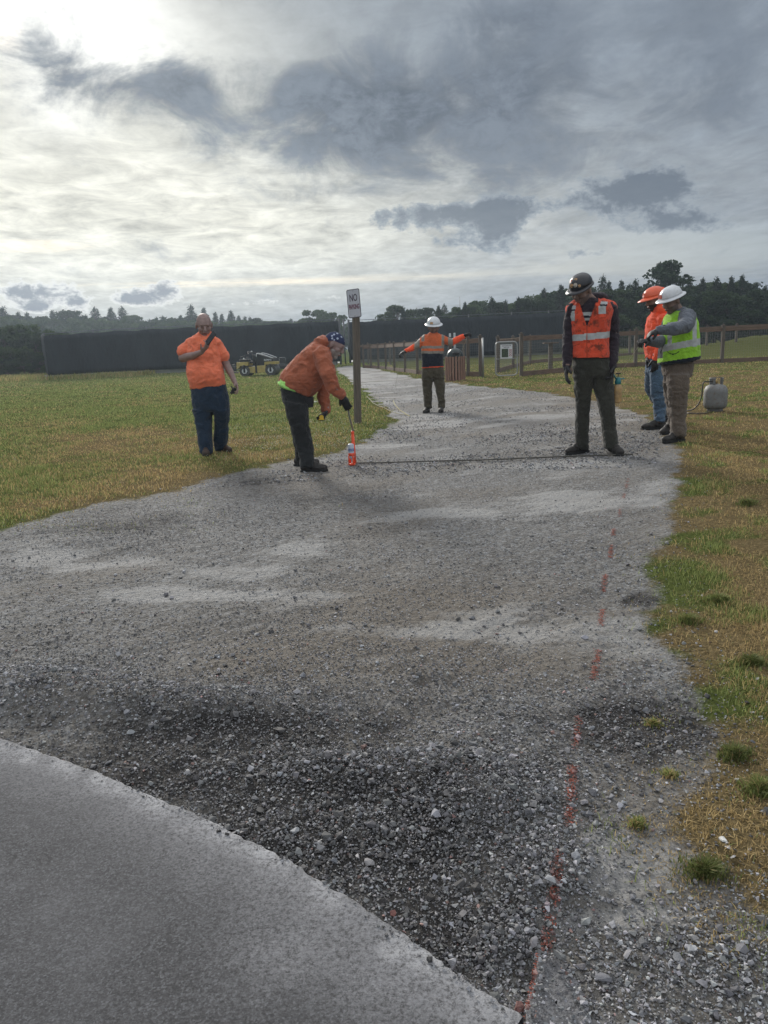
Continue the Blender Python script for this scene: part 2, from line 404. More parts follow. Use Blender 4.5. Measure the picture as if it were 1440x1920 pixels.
GRNR = [(1300, 1080, 110, 32, .8), (1380, 960, 70, 30, .6), (1260, 1110, 50, 25, .5), (1420, 1100, 50, 50, .5), (1340, 1130, 60, 16, .7), (1260, 1170, 60, 15, .6), (1330, 1310, 110, 45, .7), (1430, 1370, 60, 50, .6),
        (1290, 910, 60, 12, .2), (1360, 745, 160, 10, .7), (1440, 690, 200, 12, .4), (900, 728, 90, 9, .9), (1000, 712, 120, 8, .9), (1240, 1580, 80, 35, .6), (1320, 1640, 50, 25, .7), (1420, 1560, 60, 60, .5), (1270, 1240, 50, 18, .4)]
_ta, _tb = G(150, 1165), G(700, 1015); _td = np.array([_tb.x - _ta.x, _tb.y - _ta.y]); _td /= np.linalg.norm(_td)
def track(x, y, f=1.0, s=0, st=5.0):                 # streaks along the direction vehicles drove
    a = x * _td[0] + y * _td[1]; b = -x * _td[1] + y * _td[0] + .25 * np.sin(a * .5)
    return fbm(np.stack([a * f / st, b * f, np.zeros_like(a)], -1), 5, s)
def masks(x, y):
    x = np.asarray(x, float); y = np.asarray(y, float)
    z = terr(x, y)
    u, v = project(np.stack([x, y, z], -1))
    front = y > .3
    d = sdist(x, y, PATH)
    near = np.clip(y / 8, .25, 2.0)
    d = d + n2(x, y, 3.2, 4, 3) * .16 * near + n2(x, y, 11, 3, 9) * .05
    path = sstep(-.24, .10, d)
    n1 = n2(x, y, 1.7, 5, 21); n3 = n2(x * .45, y, 2.6, 5, 33)
    dark = np.where(front, blobsum(u, v, DARK), .35) + n1 * .75
    dust = np.where(front, blobsum(u, v, DUST_GLARE), 0) * .8 * (1 + n3 * 2.4) + n3 * .6 + np.clip((y - 6) * .04, 0, .34)  # pale rise with distance paints the far path's backlit glare into the colour
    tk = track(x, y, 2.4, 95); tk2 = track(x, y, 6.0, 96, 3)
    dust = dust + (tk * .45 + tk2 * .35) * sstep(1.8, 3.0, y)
    brown = np.where(front, blobsum(u, v, BROWN), 0) * 1.1 + n2(x, y, 1.1, 4, 55) * .7 + .22 - .5 * tk
    heap = np.where(front, blobsum(u, v, HEAP), 0)
    right = sstep(-.5, .8, x - .15 * y * 0)  # right-hand verge is parched, the left lawn is green
    dryR = .80 - np.where(front, blobsum(u, v, GRNR), 0) * .55 + n2(x, y, 3.6, 4, 71) * 1.25
    dryR = dryR * (1 - sstep(22, 30, y)) + .35 * sstep(22, 30, y)
    dryL = np.where(front, blobsum(u, v, DRYL), 0) * .65 * (1 + n2(x, y, 1.9, 4, 88) * 1.1) + n2(x, y, .8, 4, 77) * .45 + .14
    dry = np.clip(np.where(x > 0.6, dryR, dryL), 0, 1)
    return dict(path=path, d=d, dark=np.clip(dark, 0, 1), dust=np.clip(dust, 0, 1), brown=np.clip(brown, 0, 1), heap=np.clip(heap, 0, 1.2), dry=dry, u=u, v=v)
def micro(x, y, m):                                  # small relief, metres
    r = np.hypot(x, y); fade = 1 / (1 + (r / 9) ** 2)
    h = n2(x, y, 2.1, 4, 5) * .018 + n2(x, y, 9, 4, 6) * .010 * (.5 + m['dark']) + n2(x, y, 38, 3, 7) * .005 + m['heap'] * (.042 + n2(x, y, 5, 3, 8) * .014)
    wet = (1 - m['path']); h = h * (1 - .5 * wet) + wet * .012
    # ruts pressed along the path
    tr_ = track(x, y, 5.0, 93) * .014 + track(x, y, 14.0, 94, 4) * .007
    h = h + tr_ * m['path'] * sstep(1.6, 2.6, y)
    rut = np.sin((x * 1.0 + y * .35 + n2(x, y, .7, 2, 91) * .5) * 7) * .006 * sstep(2.2, 3.5, y) * sstep(9, 6, y)
    h = h + rut * m['path']
    h = h * np.clip(fade * 1.3, .15, 1)
    s = sdist(x, y, SLABP); h = np.where(s > -.0, -.05, h - .012 * np.exp(-((s) / .12) ** 2))
    s2 = sdist(x, y, SLAB2); h = np.where(s2 > 0, np.minimum(h, -.01), h)
    # trench-like hollow by the slab corner
    c = G(960, 1790); h = h - .03 * np.exp(-(((x - c.x) / .22) ** 2 + ((y - c.y) / .2) ** 2))
    return h
def mound(x, y):                                     # heap of earth in the far field, right
    c = G(1385, 655); q = ((x - c.x) / 5.0) ** 2 + ((y - 46) / 2.5) ** 2
    return .9 * np.exp(-q) * (1 + .3 * n2(x, y, .6, 3, 12))
def zground(x, y, m=None):
    x = np.atleast_1d(np.asarray(x, float)); y = np.atleast_1d(np.asarray(y, float))
    if m is None: m = masks(x, y)
    return terr(x, y) + micro(x, y, m) + mound(x, y)
def zg(x, y): return float(zground([x], [y])[0])

r1 = np.geomspace(.35, 1.0, 40)[:-1]; r2 = np.geomspace(1.0, 11, 760)[:-1]; r3 = np.geomspace(11, 250, 200)
rr = np.concatenate([r1, r2, r3])
af = np.linspace(rad(-36), rad(36), 640); ab = np.linspace(rad(36), rad(324), 90)[1:-1]
aa = np.concatenate([af, ab])
Rg, Ag = np.meshgrid(rr, aa, indexing='ij')
gx = (Rg * np.sin(Ag)).ravel(); gy = (Rg * np.cos(Ag)).ravel()
gx = np.append(gx, 0.); gy = np.append(gy, 0.)
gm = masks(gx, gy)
gz = zground(gx, gy, gm)
nr, na = Rg.shape
I = np.arange(nr * na).reshape(nr, na); J = np.roll(I, -1, axis=1)
Fq = np.stack([I[:-1].ravel(), J[:-1].ravel(), J[1:].ravel(), I[1:].ravel()], -1)[:, ::-1]
fl = [tuple(q) for q in ()]
cen = nr * na
tri = np.stack([np.full(na, cen), I[0], J[0], J[0]], -1)
V = np.stack([gx, gy, gz], -1)
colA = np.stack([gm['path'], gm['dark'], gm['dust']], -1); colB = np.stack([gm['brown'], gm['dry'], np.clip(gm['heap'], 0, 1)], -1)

mg, nt, b = newmat('ground_soil')
co = nt.new('ShaderNodeTexCoord').outputs['Object']
A = nt.new('ShaderNodeSeparateColor'); nt.l.new(nt.attr('ma'), A.inputs[0]); B = nt.new('ShaderNodeSeparateColor'); nt.l.new(nt.attr('mb'), B.inputs[0])
pth, drk, dst_glare = A.outputs; brn, dry, hp = B.outputs
nf = nt.noise(co, 55, 6, .7); nm = nt.noise(co, 9, 6, .65); nff = nt.noise(co, 260, 4, .7)
vo = nt.new('ShaderNodeTexVoronoi'); vo.inputs['Scale'].default_value = 95; nt.l.new(co, vo.inputs['Vector'])
vo2 = nt.new('ShaderNodeTexVoronoi'); vo2.inputs['Scale'].default_value = 38; nt.l.new(co, vo2.inputs['Vector'])
vs = nt.new('ShaderNodeSeparateColor'); nt.l.new(vo.outputs['Color'], vs.inputs[0])
vs2 = nt.new('ShaderNodeSeparateColor'); nt.l.new(vo2.outputs['Color'], vs2.inputs[0])
grit = nt.mix(nt.ramp(vs.outputs[0], .1, 1.0, False), (.085, .084, .083, 1), (.30, .30, .30, 1))
grit = nt.mix(nt.math('MULTIPLY', nt.math('GREATER_THAN', vs2.outputs[1], .72), .6), grit, (.34, .35, .36, 1))
n25 = nt.noise(co, 26, 6, .75, .3)
grav = nt.mix(nt.math('MULTIPLY', nt.ramp(n25, .35, .65), .75), grit, (.145, .134, .117, 1))
grav = nt.mix(nt.math('MULTIPLY', brn, .7), grav, (.175, .148, .115, 1))
grav = nt.mix(nt.math('MULTIPLY', nt.ramp(nt.math('ADD', drk, nt.math('ADD', nt.math('MULTIPLY', nt.math('SUBTRACT', nf, .5), .8), nt.math('MULTIPLY', nt.math('SUBTRACT', nm, .5), 1.3))), .35, .95), .9), grav, (.034, .031, .029, 1))
nl = nt.noise(nt.mapping(co, (.8, 3.0, 1)), 2.2, 7, .7, .6)
dd = nt.ramp(nt.math('ADD', nt.math('MULTIPLY', dst_glare, .8), nt.math('ADD', nt.math('MULTIPLY', nt.math('SUBTRACT', nl, .5), 1.5), nt.math('MULTIPLY', nt.math('SUBTRACT', nf, .5), .9))), .28, .95)
grav = nt.mix(nt.math('MULTIPLY', dd, .75), grav, (.38, .375, .365, 1))  # pale dusty tint, with the far path's glare mixed into the albedo
soilg = nt.mix(nt.ramp(nf, .3, .75), (.055, .070, .022, 1), (.13, .155, .050, 1))
soild = nt.mix(nt.ramp(nf, .3, .75), (.085, .066, .036, 1), (.26, .20, .105, 1))
grass = nt.mix(nt.ramp(nt.math('ADD', dry, nt.math('MULTIPLY', nt.math('SUBTRACT', nm, .5), .8)), .15, .8), soilg, soild)
pm = nt.ramp(nt.math('ADD', pth, nt.math('MULTIPLY', nt.math('SUBTRACT', nf, .5), .7)), .3, .7)
nt.l.new(nt.mix(pm, grass, grav), b.inputs['Base Color'])
b.inputs['Roughness'].default_value = .88; nt.put(b.inputs['Specular IOR Level'], nt.math('MULTIPLY', pm, .3))
h = nt.math('ADD', nt.math('MULTIPLY', nf, .6), nt.math('ADD', nt.math('MULTIPLY', vo2.outputs['Distance'], -.9), nt.math('ADD', nt.math('MULTIPLY', vo.outputs['Distance'], -.4), nt.math('MULTIPLY', nff, .2))))
nt.l.new(nt.bump(nt.math('ADD', h, nt.math('MULTIPLY', n25, 1.6)), 1.0, .016), b.inputs['Normal'])
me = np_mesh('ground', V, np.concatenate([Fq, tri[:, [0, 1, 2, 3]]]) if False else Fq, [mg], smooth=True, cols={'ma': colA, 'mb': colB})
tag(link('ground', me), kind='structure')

# ------------------------------------------------------------------ asphalt slab, its edge runs diagonally
mslab, nt, b = newmat('worn_asphalt')
co = nt.new('ShaderNodeTexCoord').outputs['Object']
edge = nt.attr('edge', 'Fac')
n1 = nt.noise(co, 1.6, 5, .6); n2_ = nt.noise(co, 14, 5, .6); n3 = nt.noise(co, 110, 6, .8)
vo = nt.new('ShaderNodeTexVoronoi'); vo.inputs['Scale'].default_value = 230; nt.l.new(co, vo.inputs['Vector'])
vs = nt.new('ShaderNodeSeparateColor'); nt.l.new(vo.outputs['Color'], vs.inputs[0])
c = nt.mix(nt.ramp(vs.outputs[0], 0, 1, False), (.075, .075, .079, 1), (.22, .222, .235, 1))
c = nt.mix(nt.math('MULTIPLY', nt.math('GREATER_THAN', vs.outputs[1], .88), .7), c, (.30, .31, .33, 1))
c = nt.mix(nt.math('MULTIPLY', nt.ramp(n3, .35, .55), .5), (.055, .054, .055, 1), c)
c = nt.mix(nt.math('MULTIPLY', nt.ramp(n1, .45, .75), .30), c, (.25, .25, .262, 1))
c = nt.mix(nt.math('MULTIPLY', nt.ramp(nt.noise(co, 3.2, 6, .65, .5), .5, .68), .15), c, (.070, .068, .070, 1))
ed = nt.ramp(nt.math('ADD', edge, nt.math('MULTIPLY', nt.math('SUBTRACT', n2_, .5), .16)), .11, .0)
ed2 = nt.ramp(nt.math('ADD', edge, nt.math('MULTIPLY', nt.math('SUBTRACT', n1, .5), .9)), .35, .0)
dustn = nt.ramp(n3, .3, .62)
ed = nt.math('MULTIPLY', ed, nt.ramp(nt.noise(co, 5.5, 5, .65), .38, .62))
c = nt.mix(nt.math('MULTIPLY', nt.math('MULTIPLY', ed, dustn), .75), c, (.56, .56, .57, 1))
c = nt.mix(nt.math('MULTIPLY', nt.math('MULTIPLY', ed2, dustn), .4), c, (.5, .5, .52, 1))
nt.l.new(c, b.inputs['Base Color']); b.inputs['Roughness'].default_value = .8; b.inputs['Specular IOR Level'].default_value = .2
h = nt.math('ADD', nt.math('MULTIPLY', nt.noise(co, 150, 5, .8), 1.5), nt.math('MULTIPLY', nt.math('GREATER_THAN', vs.outputs[2], .7), .35))
nt.l.new(nt.bump(h, .75, .006), b.inputs['Normal'])
# resample the edge finely, wobble it, and sweep it towards the camera
pts = []
for i in range(len(SLAB) - 1):
    a, c_ = SLAB[i], SLAB[i + 1]; L = (c_ - a).length; k = max(2, int(L / .012))
    for j in range(k): pts.append(a.lerp(c_, j / k))
pts.append(SLAB[-1]); E = np.array([(p.x, p.y) for p in pts])
T = np.gradient(E, axis=0); T /= np.linalg.norm(T, axis=1)[:, None]; Nn = np.stack([T[:, 1], -T[:, 0]], -1)   # towards the slab side
Nn = np.where((Nn[:, 1:] > 0), -Nn, Nn)
s_ = np.cumsum(np.r_[0, np.linalg.norm(np.diff(E, axis=0), axis=1)])
wob = n2(E[:, 0], E[:, 1], 9, 3, 41) * .008 + n2(E[:, 0], E[:, 1], 40, 3, 42) * .007 + n2(E[:, 0], E[:, 1], 120, 2, 49) * .006
tt = np.concatenate([[0, 0, .002, .006], np.geomspace(.012, 5.5, 120)])
main = np.array([-.75, -1.0]); main /= np.linalg.norm(main)
VV = []; EE = []
for k, t in enumerate(tt):
    w_ = min(1, t / 1.5)
    D = main[None]
    P = E + Nn * (wob * math.exp(-t / .03))[:, None] + D * t
    zt = .022 + n2(P[:, 0], P[:, 1], 1.2, 2, 44) * .003 + n2(P[:, 0], P[:, 1], 60, 2, 45) * .0012 - (.012 if k == 1 else (.004 if k == 2 else 0)) * (1 + n2(P[:, 0], P[:, 1], 25, 2, 46))
    if k == 0: zt = np.full(len(P), -.10)
    VV.append(np.concatenate([P, zt[:, None]], 1)); EE.append(np.full(len(P), t))
n = len(E); I = np.arange(n * len(tt)).reshape(len(tt), n)
F = np.stack([I[:-1, :-1].ravel(), I[:-1, 1:].ravel(), I[1:, 1:].ravel(), I[1:, :-1].ravel()], -1)[:, ::-1]
me = np_mesh('road', np.concatenate(VV), F, [mslab], smooth=True, cols={'edge': np.concatenate(EE)})
tag(link('road', me), kind='structure')
# small pitted slab right of the crack
c0 = SLAB2.mean(0); VV = []; EE = []
P0 = []
for i in range(len(SLAB2)):
    a, b_ = SLAB2[i], SLAB2[(i + 1) % len(SLAB2)]
    for j in range(24): P0.append(a + (b_ - a) * j / 24)
P0 = np.array(P0); nn = len(P0)
P0 = P0 + (P0 - c0) * (n2(P0[:, 0], P0[:, 1], 18, 3, 47) * .05)[:, None] * 1.0
rings = [(1.0, -.09), (1.0, .004), (.985, .012)] + [(k, .016) for k in np.linspace(.95, .03, 26)]
rings = [(k_, z_ - .006 if z_ > 0 else z_) for k_, z_ in rings]
for k, z_ in rings:
    P = c0 + (P0 - c0) * k; VV.append(np.concatenate([P, (z_ + (n2(P[:, 0], P[:, 1], 45, 3, 48) * .004 if z_ > 0 else 0) + np.zeros(nn))[:, None]], 1)); EE.append(np.full(nn, (1 - k) * .12 + .03))
I = np.arange(nn * len(rings)).reshape(len(rings), nn); J = np.roll(I, -1, 1)
F = np.stack([I[:-1].ravel(), J[:-1].ravel(), J[1:].ravel(), I[1:].ravel()], -1)
area = sum(SLAB2[i][0] * SLAB2[(i + 1) % len(SLAB2)][1] - SLAB2[(i + 1) % len(SLAB2)][0] * SLAB2[i][1] for i in range(len(SLAB2)))
if area < 0: F = F[:, ::-1]
me = np_mesh('pavement', np.concatenate(VV), F, [mslab], smooth=True, cols={'edge': np.concatenate(EE)})
tag(link('pavement', me), kind='structure')

# ------------------------------------------------------------------ painted marks (orange dashes sprayed on the gravel)
MARKS = [((1177, 898), (1174, 914), 7), ((1171, 922), (1168, 936), 7), ((1163, 957), (1161, 972), 7), ((1151, 992), (1149, 1006), 8), ((1147, 1026), (1143, 1048), 9), ((1135, 1076), (1132, 1106), 10),
         ((1129, 1140), (1127, 1177), 12), ((1122, 1220), (1113, 1272), 15), ((1085, 1342), (1078, 1402), 16), ((1073, 1444), (1067, 1556), 20), ((1049, 1628), (1024, 1765), 24), ((1006, 1798), (988, 1905), 14)]
MW = []
for a, b_, wpx in MARKS:
    A_, B_ = G(*a), G(*b_); m_ = ((a[0] + b_[0]) / 2, (a[1] + b_[1]) / 2); w_ = (G(m_[0] + wpx / 2, m_[1]) - G(m_[0] - wpx / 2, m_[1])).length / 2
    MW.append((A_, B_, w_))
def paintdist(x, y):
    out = np.full(np.shape(x), 9.0)
    for A_, B_, w_ in MW:
        dx, dy = B_.x - A_.x, B_.y - A_.y; t = np.clip(((x - A_.x) * dx + (y - A_.y) * dy) / (dx * dx + dy * dy), 0, 1)
        out = np.minimum(out, np.hypot(x - A_.x - t * dx, y - A_.y - t * dy) / w_)
    return out
# ------------------------------------------------------------------ gravel: real stones
def ico():
    t = (1 + 5 ** .5) / 2
    v = np.array([(-1, t, 0), (1, t, 0), (-1, -t, 0), (1, -t, 0), (0, -1, t), (0, 1, t), (0, -1, -t), (0, 1, -t), (t, 0, -1), (t, 0, 1), (-t, 0, -1), (-t, 0, 1)], float)
    v /= np.linalg.norm(v[0])
    f = np.array([(0, 11, 5), (0, 5, 1), (0, 1, 7), (0, 7, 10), (0, 10, 11), (1, 5, 9), (5, 11, 4), (11, 10, 2), (10, 7, 6), (7, 1, 8), (3, 9, 4), (3, 4, 2), (3, 2, 6), (3, 6, 8), (3, 8, 9), (4, 9, 5), (2, 4, 11), (6, 2, 10), (8, 6, 7), (9, 8, 1)])
    return v, f
ICO_V, ICO_F = ico()
def sub(v, f):
    vs = list(map(tuple, v)); d = {}; nf_ = []
    def mid(a, b):
        k = (min(a, b), max(a, b))
        if k not in d:
            m = (np.array(vs[a]) + np.array(vs[b])); m /= np.linalg.norm(m); d[k] = len(vs); vs.append(tuple(m))
        return d[k]
    for a, b, c in f:
        x, y, z = mid(a, b), mid(b, c), mid(c, a); nf_ += [(a, x, z), (b, y, x), (c, z, y), (x, y, z)]
    return np.array(vs), np.array(nf_)
ICO2_V, ICO2_F = sub(ICO_V, ICO_F)
def angular(V, seed, cuts=9):                        # knock flat facets off a ball
    r = np.random.default_rng(seed); P = V.copy()
    for _ in range(cuts):
        n = r.normal(size=3); n /= np.linalg.norm(n); d = r.uniform(.38, .78)
        h = P @ n; o = h > d; P[o] -= np.outer((h[o] - d), n)
    P *= r.uniform(.7, 1.2, size=3); P += r.normal(size=P.shape) * .03
    return P
import bmesh
def chip(seed, n):                                   # convex angular chip
    r = np.random.default_rng(seed); P = r.normal(size=(n, 3)); P /= np.linalg.norm(P, axis=1)[:, None]; P *= r.uniform(.75, 1.1, (n, 1)) * r.uniform(.62, 1.15, 3)
    bm = bmesh.new(); vs = [bm.verts.new(p) for p in P]; bmesh.ops.convex_hull(bm, input=vs); bmesh.ops.triangulate(bm, faces=bm.faces)
    bm.verts.index_update(); V_ = np.array([v.co[:] for v in bm.verts]); F_ = np.array([[v.index for v in f.verts] for f in bm.faces]); bm.free(); return V_, F_
SMALL = [chip(k, 8) for k in range(18)]; BIG = [chip(60 + k, 13) for k in range(24)]
def rotm(n, rng):
    q = rng.normal(size=(n, 4)); q /= np.linalg.norm(q, axis=1)[:, None]; w_, x, y, z = q.T
    return np.stack([np.stack([1 - 2 * (y * y + z * z), 2 * (x * y - z * w_), 2 * (x * z + y * w_)], -1), np.stack([2 * (x * y + z * w_), 1 - 2 * (x * x + z * z), 2 * (y * z - x * w_)], -1), np.stack([2 * (x * z - y * w_), 2 * (y * z + x * w_), 1 - 2 * (x * x + y * y)], -1)], 1)
def stones(P, size, col, protos, faces, rng):
    Vs, Fs, Cs = [], [], []; base = 0; n = len(P); pid = rng.integers(0, len(protos), n)
    R = rotm(n, rng)
    for k, (pv, faces) in enumerate(protos):
        ix = np.where(pid == k)[0]
        if not len(ix): continue
        vv = np.einsum('nij,vj->nvi', R[ix], pv) * np.array([1, 1, .72]) * size[ix][:, None, None] + P[ix][:, None, :]
        m_ = len(pv); Vs.append(vv.reshape(-1, 3)); Fs.append((faces[None] + (np.arange(len(ix)) * m_)[:, None, None] + base).reshape(-1, 3)); base += len(ix) * m_
        Cs.append(np.repeat(col[ix], m_, 0))
    return np.concatenate(Vs), np.concatenate(Fs), np.concatenate(Cs)
def frus(n, r0, r1, half, rng, power=1.0):           # random ground points, denser nearby
    r = r0 * (r1 / r0) ** (rng.random(n) ** power); a = rng.uniform(-half, half, n)
    return r * np.sin(a), r * np.cos(a)
mst, nt, b = newmat('crushed_stone')
ca = nt.attr('col'); co = nt.new('ShaderNodeTexCoord').outputs['Object']
nn_ = nt.noise(co, 160, 4, .65)
nt.l.new(nt.mix(1.0, ca, nt.math('ADD', .62, nt.math('MULTIPLY', nn_, .76)), 'MULTIPLY'), b.inputs['Base Color'])
b.inputs['Roughness'].default_value = .8; b.inputs['Specular IOR Level'].default_value = .4
nt.l.new(nt.bump(nt.noise(co, 300, 3, .6), .6, .003), b.inputs['Normal'])
def stone_cols(x, y, m, rng, big=False):
    n = len(x); g = np.clip(rng.lognormal(math.log(.205), .55, n), .04, .46)
    tint = np.stack([g * rng.uniform(.95, 1.05, n), g * 1.0, g * rng.uniform(.97, 1.09, n)], -1)
    soil = (np.clip(m['dark'] * 1.0, 0, 1) * rng.random(n) * .85)[:, None]
    tint = tint * (1 - soil) + np.array([.055, .05, .047]) * soil
    br = (rng.random(n) < .012); tint[br] = tint[br] * np.array([1.25, .8, .7])
    pd = paintdist(x, y) + rng.normal(0, .25, n)
    if big: tint *= .82
    pa = (pd < .9) & (rng.random(n) < (.25 if big else .75)); bl_ = rng.uniform(.2, .5 if big else .85, (pa.sum(), 1)); tint[pa] = tint[pa] * (1 - bl_) + np.array([.27, .07, .042]) * bl_
    return tint
def scatter(n, r0, r1, half, smin, smax, fn, protos, faces, seed, sink=.25, power=1.0):
    rng = np.random.default_rng(seed)
    x, y = frus(n, r0, r1, half, rng, power); m = masks(x, y)
    keep = rng.random(n) < fn(x, y, m)
    s1 = sdist(x, y, SLABP); keep &= (s1 < -.008) | (rng.random(n) < np.where(s1 < .03, .10 if smax < .012 else .02, .0))
    x, y = x[keep], y[keep]; m = {k: v_[keep] for k, v_ in m.items()}
    s = smin * (smax / smin) ** (rng.random(len(x)) ** 1.6)
    s1 = sdist(x, y, SLABP); s2 = sdist(x, y, SLAB2)
    z = zground(x, y, m) + s * .72 * (1 - 2 * sink) + m['heap'] * rng.random(len(x)) * .022
    kk_ = (s2 < .02) | (rng.random(len(x)) < .35)
    z = np.where(s1 > 0, .024 + s * .4, z); z = np.where(s2 > 0, .016 + s * .5, z)
    return stones(np.stack([x, y, z], -1)[kk_], s[kk_], stone_cols(x, y, m, rng, smax > .0184)[kk_], protos, faces, rng)
def fine(x, y, m): return np.clip(m['path'] * (.40 + .45 * m['dark'] - .35 * m['dust'] + .6 * m['heap'] + .5 * n2(x, y, 2.6, 4, 66)) + .05 * (m['d'] > -.35), .07 * (m['path'] > .5), 1)
def medium(x, y, m): return np.clip(m['path'] * (.14 + .75 * m['heap'] + .20 * m['dark'] - .15 * m['dust'] + .25 * n2(x, y, 3.1, 4, 67)) + .05 * (m['d'] > -.3), 0, 1)
def heavy(x, y, m): return np.clip(m['path'] * (.028 + .95 * m['heap'] ** 1.4 * np.clip(.8 + n2(x, y, 4, 3, 68) * 1.5, 0, 1) + .06 * m['dark']) + .008 * (m['d'] > -.4), 0, 1)
S1 = scatter(300000, 1.0, 9, rad(34), .0022, .0065, fine, SMALL, ICO_F, 1)
S2 = scatter(80000, 1.0, 12, rad(34), .005, .0105, medium, SMALL, ICO_F, 2)
S4 = scatter(60000, 7.5, 26, rad(20), .008, .018, lambda x, y, m: np.clip(m['path'] * (.45 + n2(x, y, 1.2, 3, 69)), 0, 1), SMALL, ICO_F, 4)
S3 = scatter(21000, 1.0, 5.5, rad(34), .008, .0185, heavy, BIG, ICO2_F, 3)
Vs, Fs, Cs, bs = [], [], [], 0
for a_, b_, c_ in (S1, S2, S3, S4): Vs.append(a_); Fs.append(b_ + bs); Cs.append(c_); bs += len(a_)
me = np_mesh('gravel', np.concatenate(Vs), np.concatenate(Fs), [mst], smooth=False, cols={'col': np.concatenate(Cs)})
tag(link('gravel', me), 'loose grey crushed stone spread and heaped over the path', 'gravel', kind='stuff')
print('gravel faces', len(me.polygons))
# a few stones that stand out
def lone(px, py, s, col, label, seed, flat=.7):
    g = G(px, py); z = zg(g.x, g.y); P, FF = chip(seed, 14); P = P * s; P[:, 2] *= flat
    m_ = mat('pale_stone_%d' % seed, col, .8, .2, 60, .003, 200)
    me = np_mesh('stone', P, FF, [m_]); o = link('stone', me); o.location = (g.x, g.y, z + s * flat * .45); o.rotation_euler = (0, 0, seed)
    tag(o, label, 'stone')
lone(1356, 1582, .013, (.62, .62, .60, 1), 'small whitish flat stone chip on the straw coloured grass above the lowest green tuft', 301, .5)
lone(1082, 1632, .015, (.40, .41, .40, 1), 'pale rounded stone beside the lower orange paint dash', 302, .8)
lone(736, 1702, .011, (.30, .14, .12, 1), 'small reddish pink stone among dark soil near the asphalt edge', 303, .8)
lone(928, 1492, .019, (.38, .38, .37, 1), 'long pale angular stone standing up in the middle of the stone heap', 304, .9)
lone(410, 1273, .014, (.03, .03, .033, 1), 'lone black stone lying on the smooth brownish soil', 305, .6)
lone(216, 1080, .016, (.42, .43, .44, 1), 'pale grey stone alone on the left side of the gravel', 306, .7)
lone(972, 1870, .018, (.20, .10, .09, 1), 'dark red stone wedged beside the orange sprayed crack', 307, .8)
lone(245, 1376, .020, (.30, .31, .32, 1), 'large round grey stone just beyond the asphalt edge', 308, .8)
# paint marks as thin flakes lying over the stones
mpaint = mat('orange_marking_paint', (.27, .07, .042, 1), .8, .45, 60)
for k, (A_, B_, w_) in enumerate(MW):
    rng = np.random.default_rng(900 + k); L = (B_ - A_).length; faint = 1.0 if k not in (8, 0, 1, 2) else .4
    nfl = int(min(2600, max(60, L * w_ * 2 * 52000)) * faint)
    t = rng.random(nfl); q = rng.normal(0, .5, nfl); d_ = np.array([B_.x - A_.x, B_.y - A_.y]) ; dn = d_ / np.linalg.norm(d_); pn = np.array([-dn[1], dn[0]])
    P = np.array([A_.x, A_.y]) + np.outer(t, d_) + np.outer(q * w_, pn); sz = rng.uniform(.0006, .0020, nfl) * (1 + min(A_.y, 9) * .16)
    keep = n2(P[:, 0], P[:, 1], 60, 2, 5) > -.35; P = P[keep]; sz = sz[keep]
    s2 = sdist(P[:, 0], P[:, 1], SLAB2); z = zground(P[:, 0], P[:, 1]); z = np.where(s2 > -.005, np.maximum(z, .016), z) + .0035 + rng.random(len(P)) * .004
    an = rng.uniform(0, 6.28, len(P)); V_ = []
    for j in range(5):
        th = an + j * 2 * PI / 5; rj = sz * rng.uniform(.6, 1.3, len(P)); V_.append(np.stack([P[:, 0] + rj * np.cos(th), P[:, 1] + rj * np.sin(th), z + rng.normal(0, .0006, len(P))], -1))
    V_ = np.stack(V_, 1).reshape(-1, 3); F_ = np.arange(len(V_)).reshape(-1, 5)
    o0 = A_.lerp(B_, .5); me = np_mesh('paint_mark', V_ - np.array([o0.x, o0.y, 0]), F_, [mpaint]); o = link('paint_mark', me); o.location = (o0.x, o0.y, 0)
    lab = {0: 'faint farthest dash of the orange paint line, just past the dark pole on the ground', 1: 'tiny faint orange paint dash, second from the dark pole on the ground', 2: 'third orange paint dash from the dark pole, beside pale dusty patches',
           3: 'small orange paint dash, fourth from the dark pole', 4: 'orange paint dash level with the bend where green grass begins', 5: 'orange paint dash just above the dark soil hollow in the verge', 6: 'bright narrow orange paint dash below the dark soil hollow',
           7: 'slanting broad orange paint dash beside the straight bare verge', 8: 'very faint worn orange paint smear on dark soil', 9: 'long upright rust orange paint dash beside the stone heap', 10: 'long ragged orange paint dash running over coarse stones', 11: 'orange paint along the crack at the corner of the asphalt'}[k]
    tag(o, lab, 'paint mark', 'orange sprayed dashes down the right of the path')

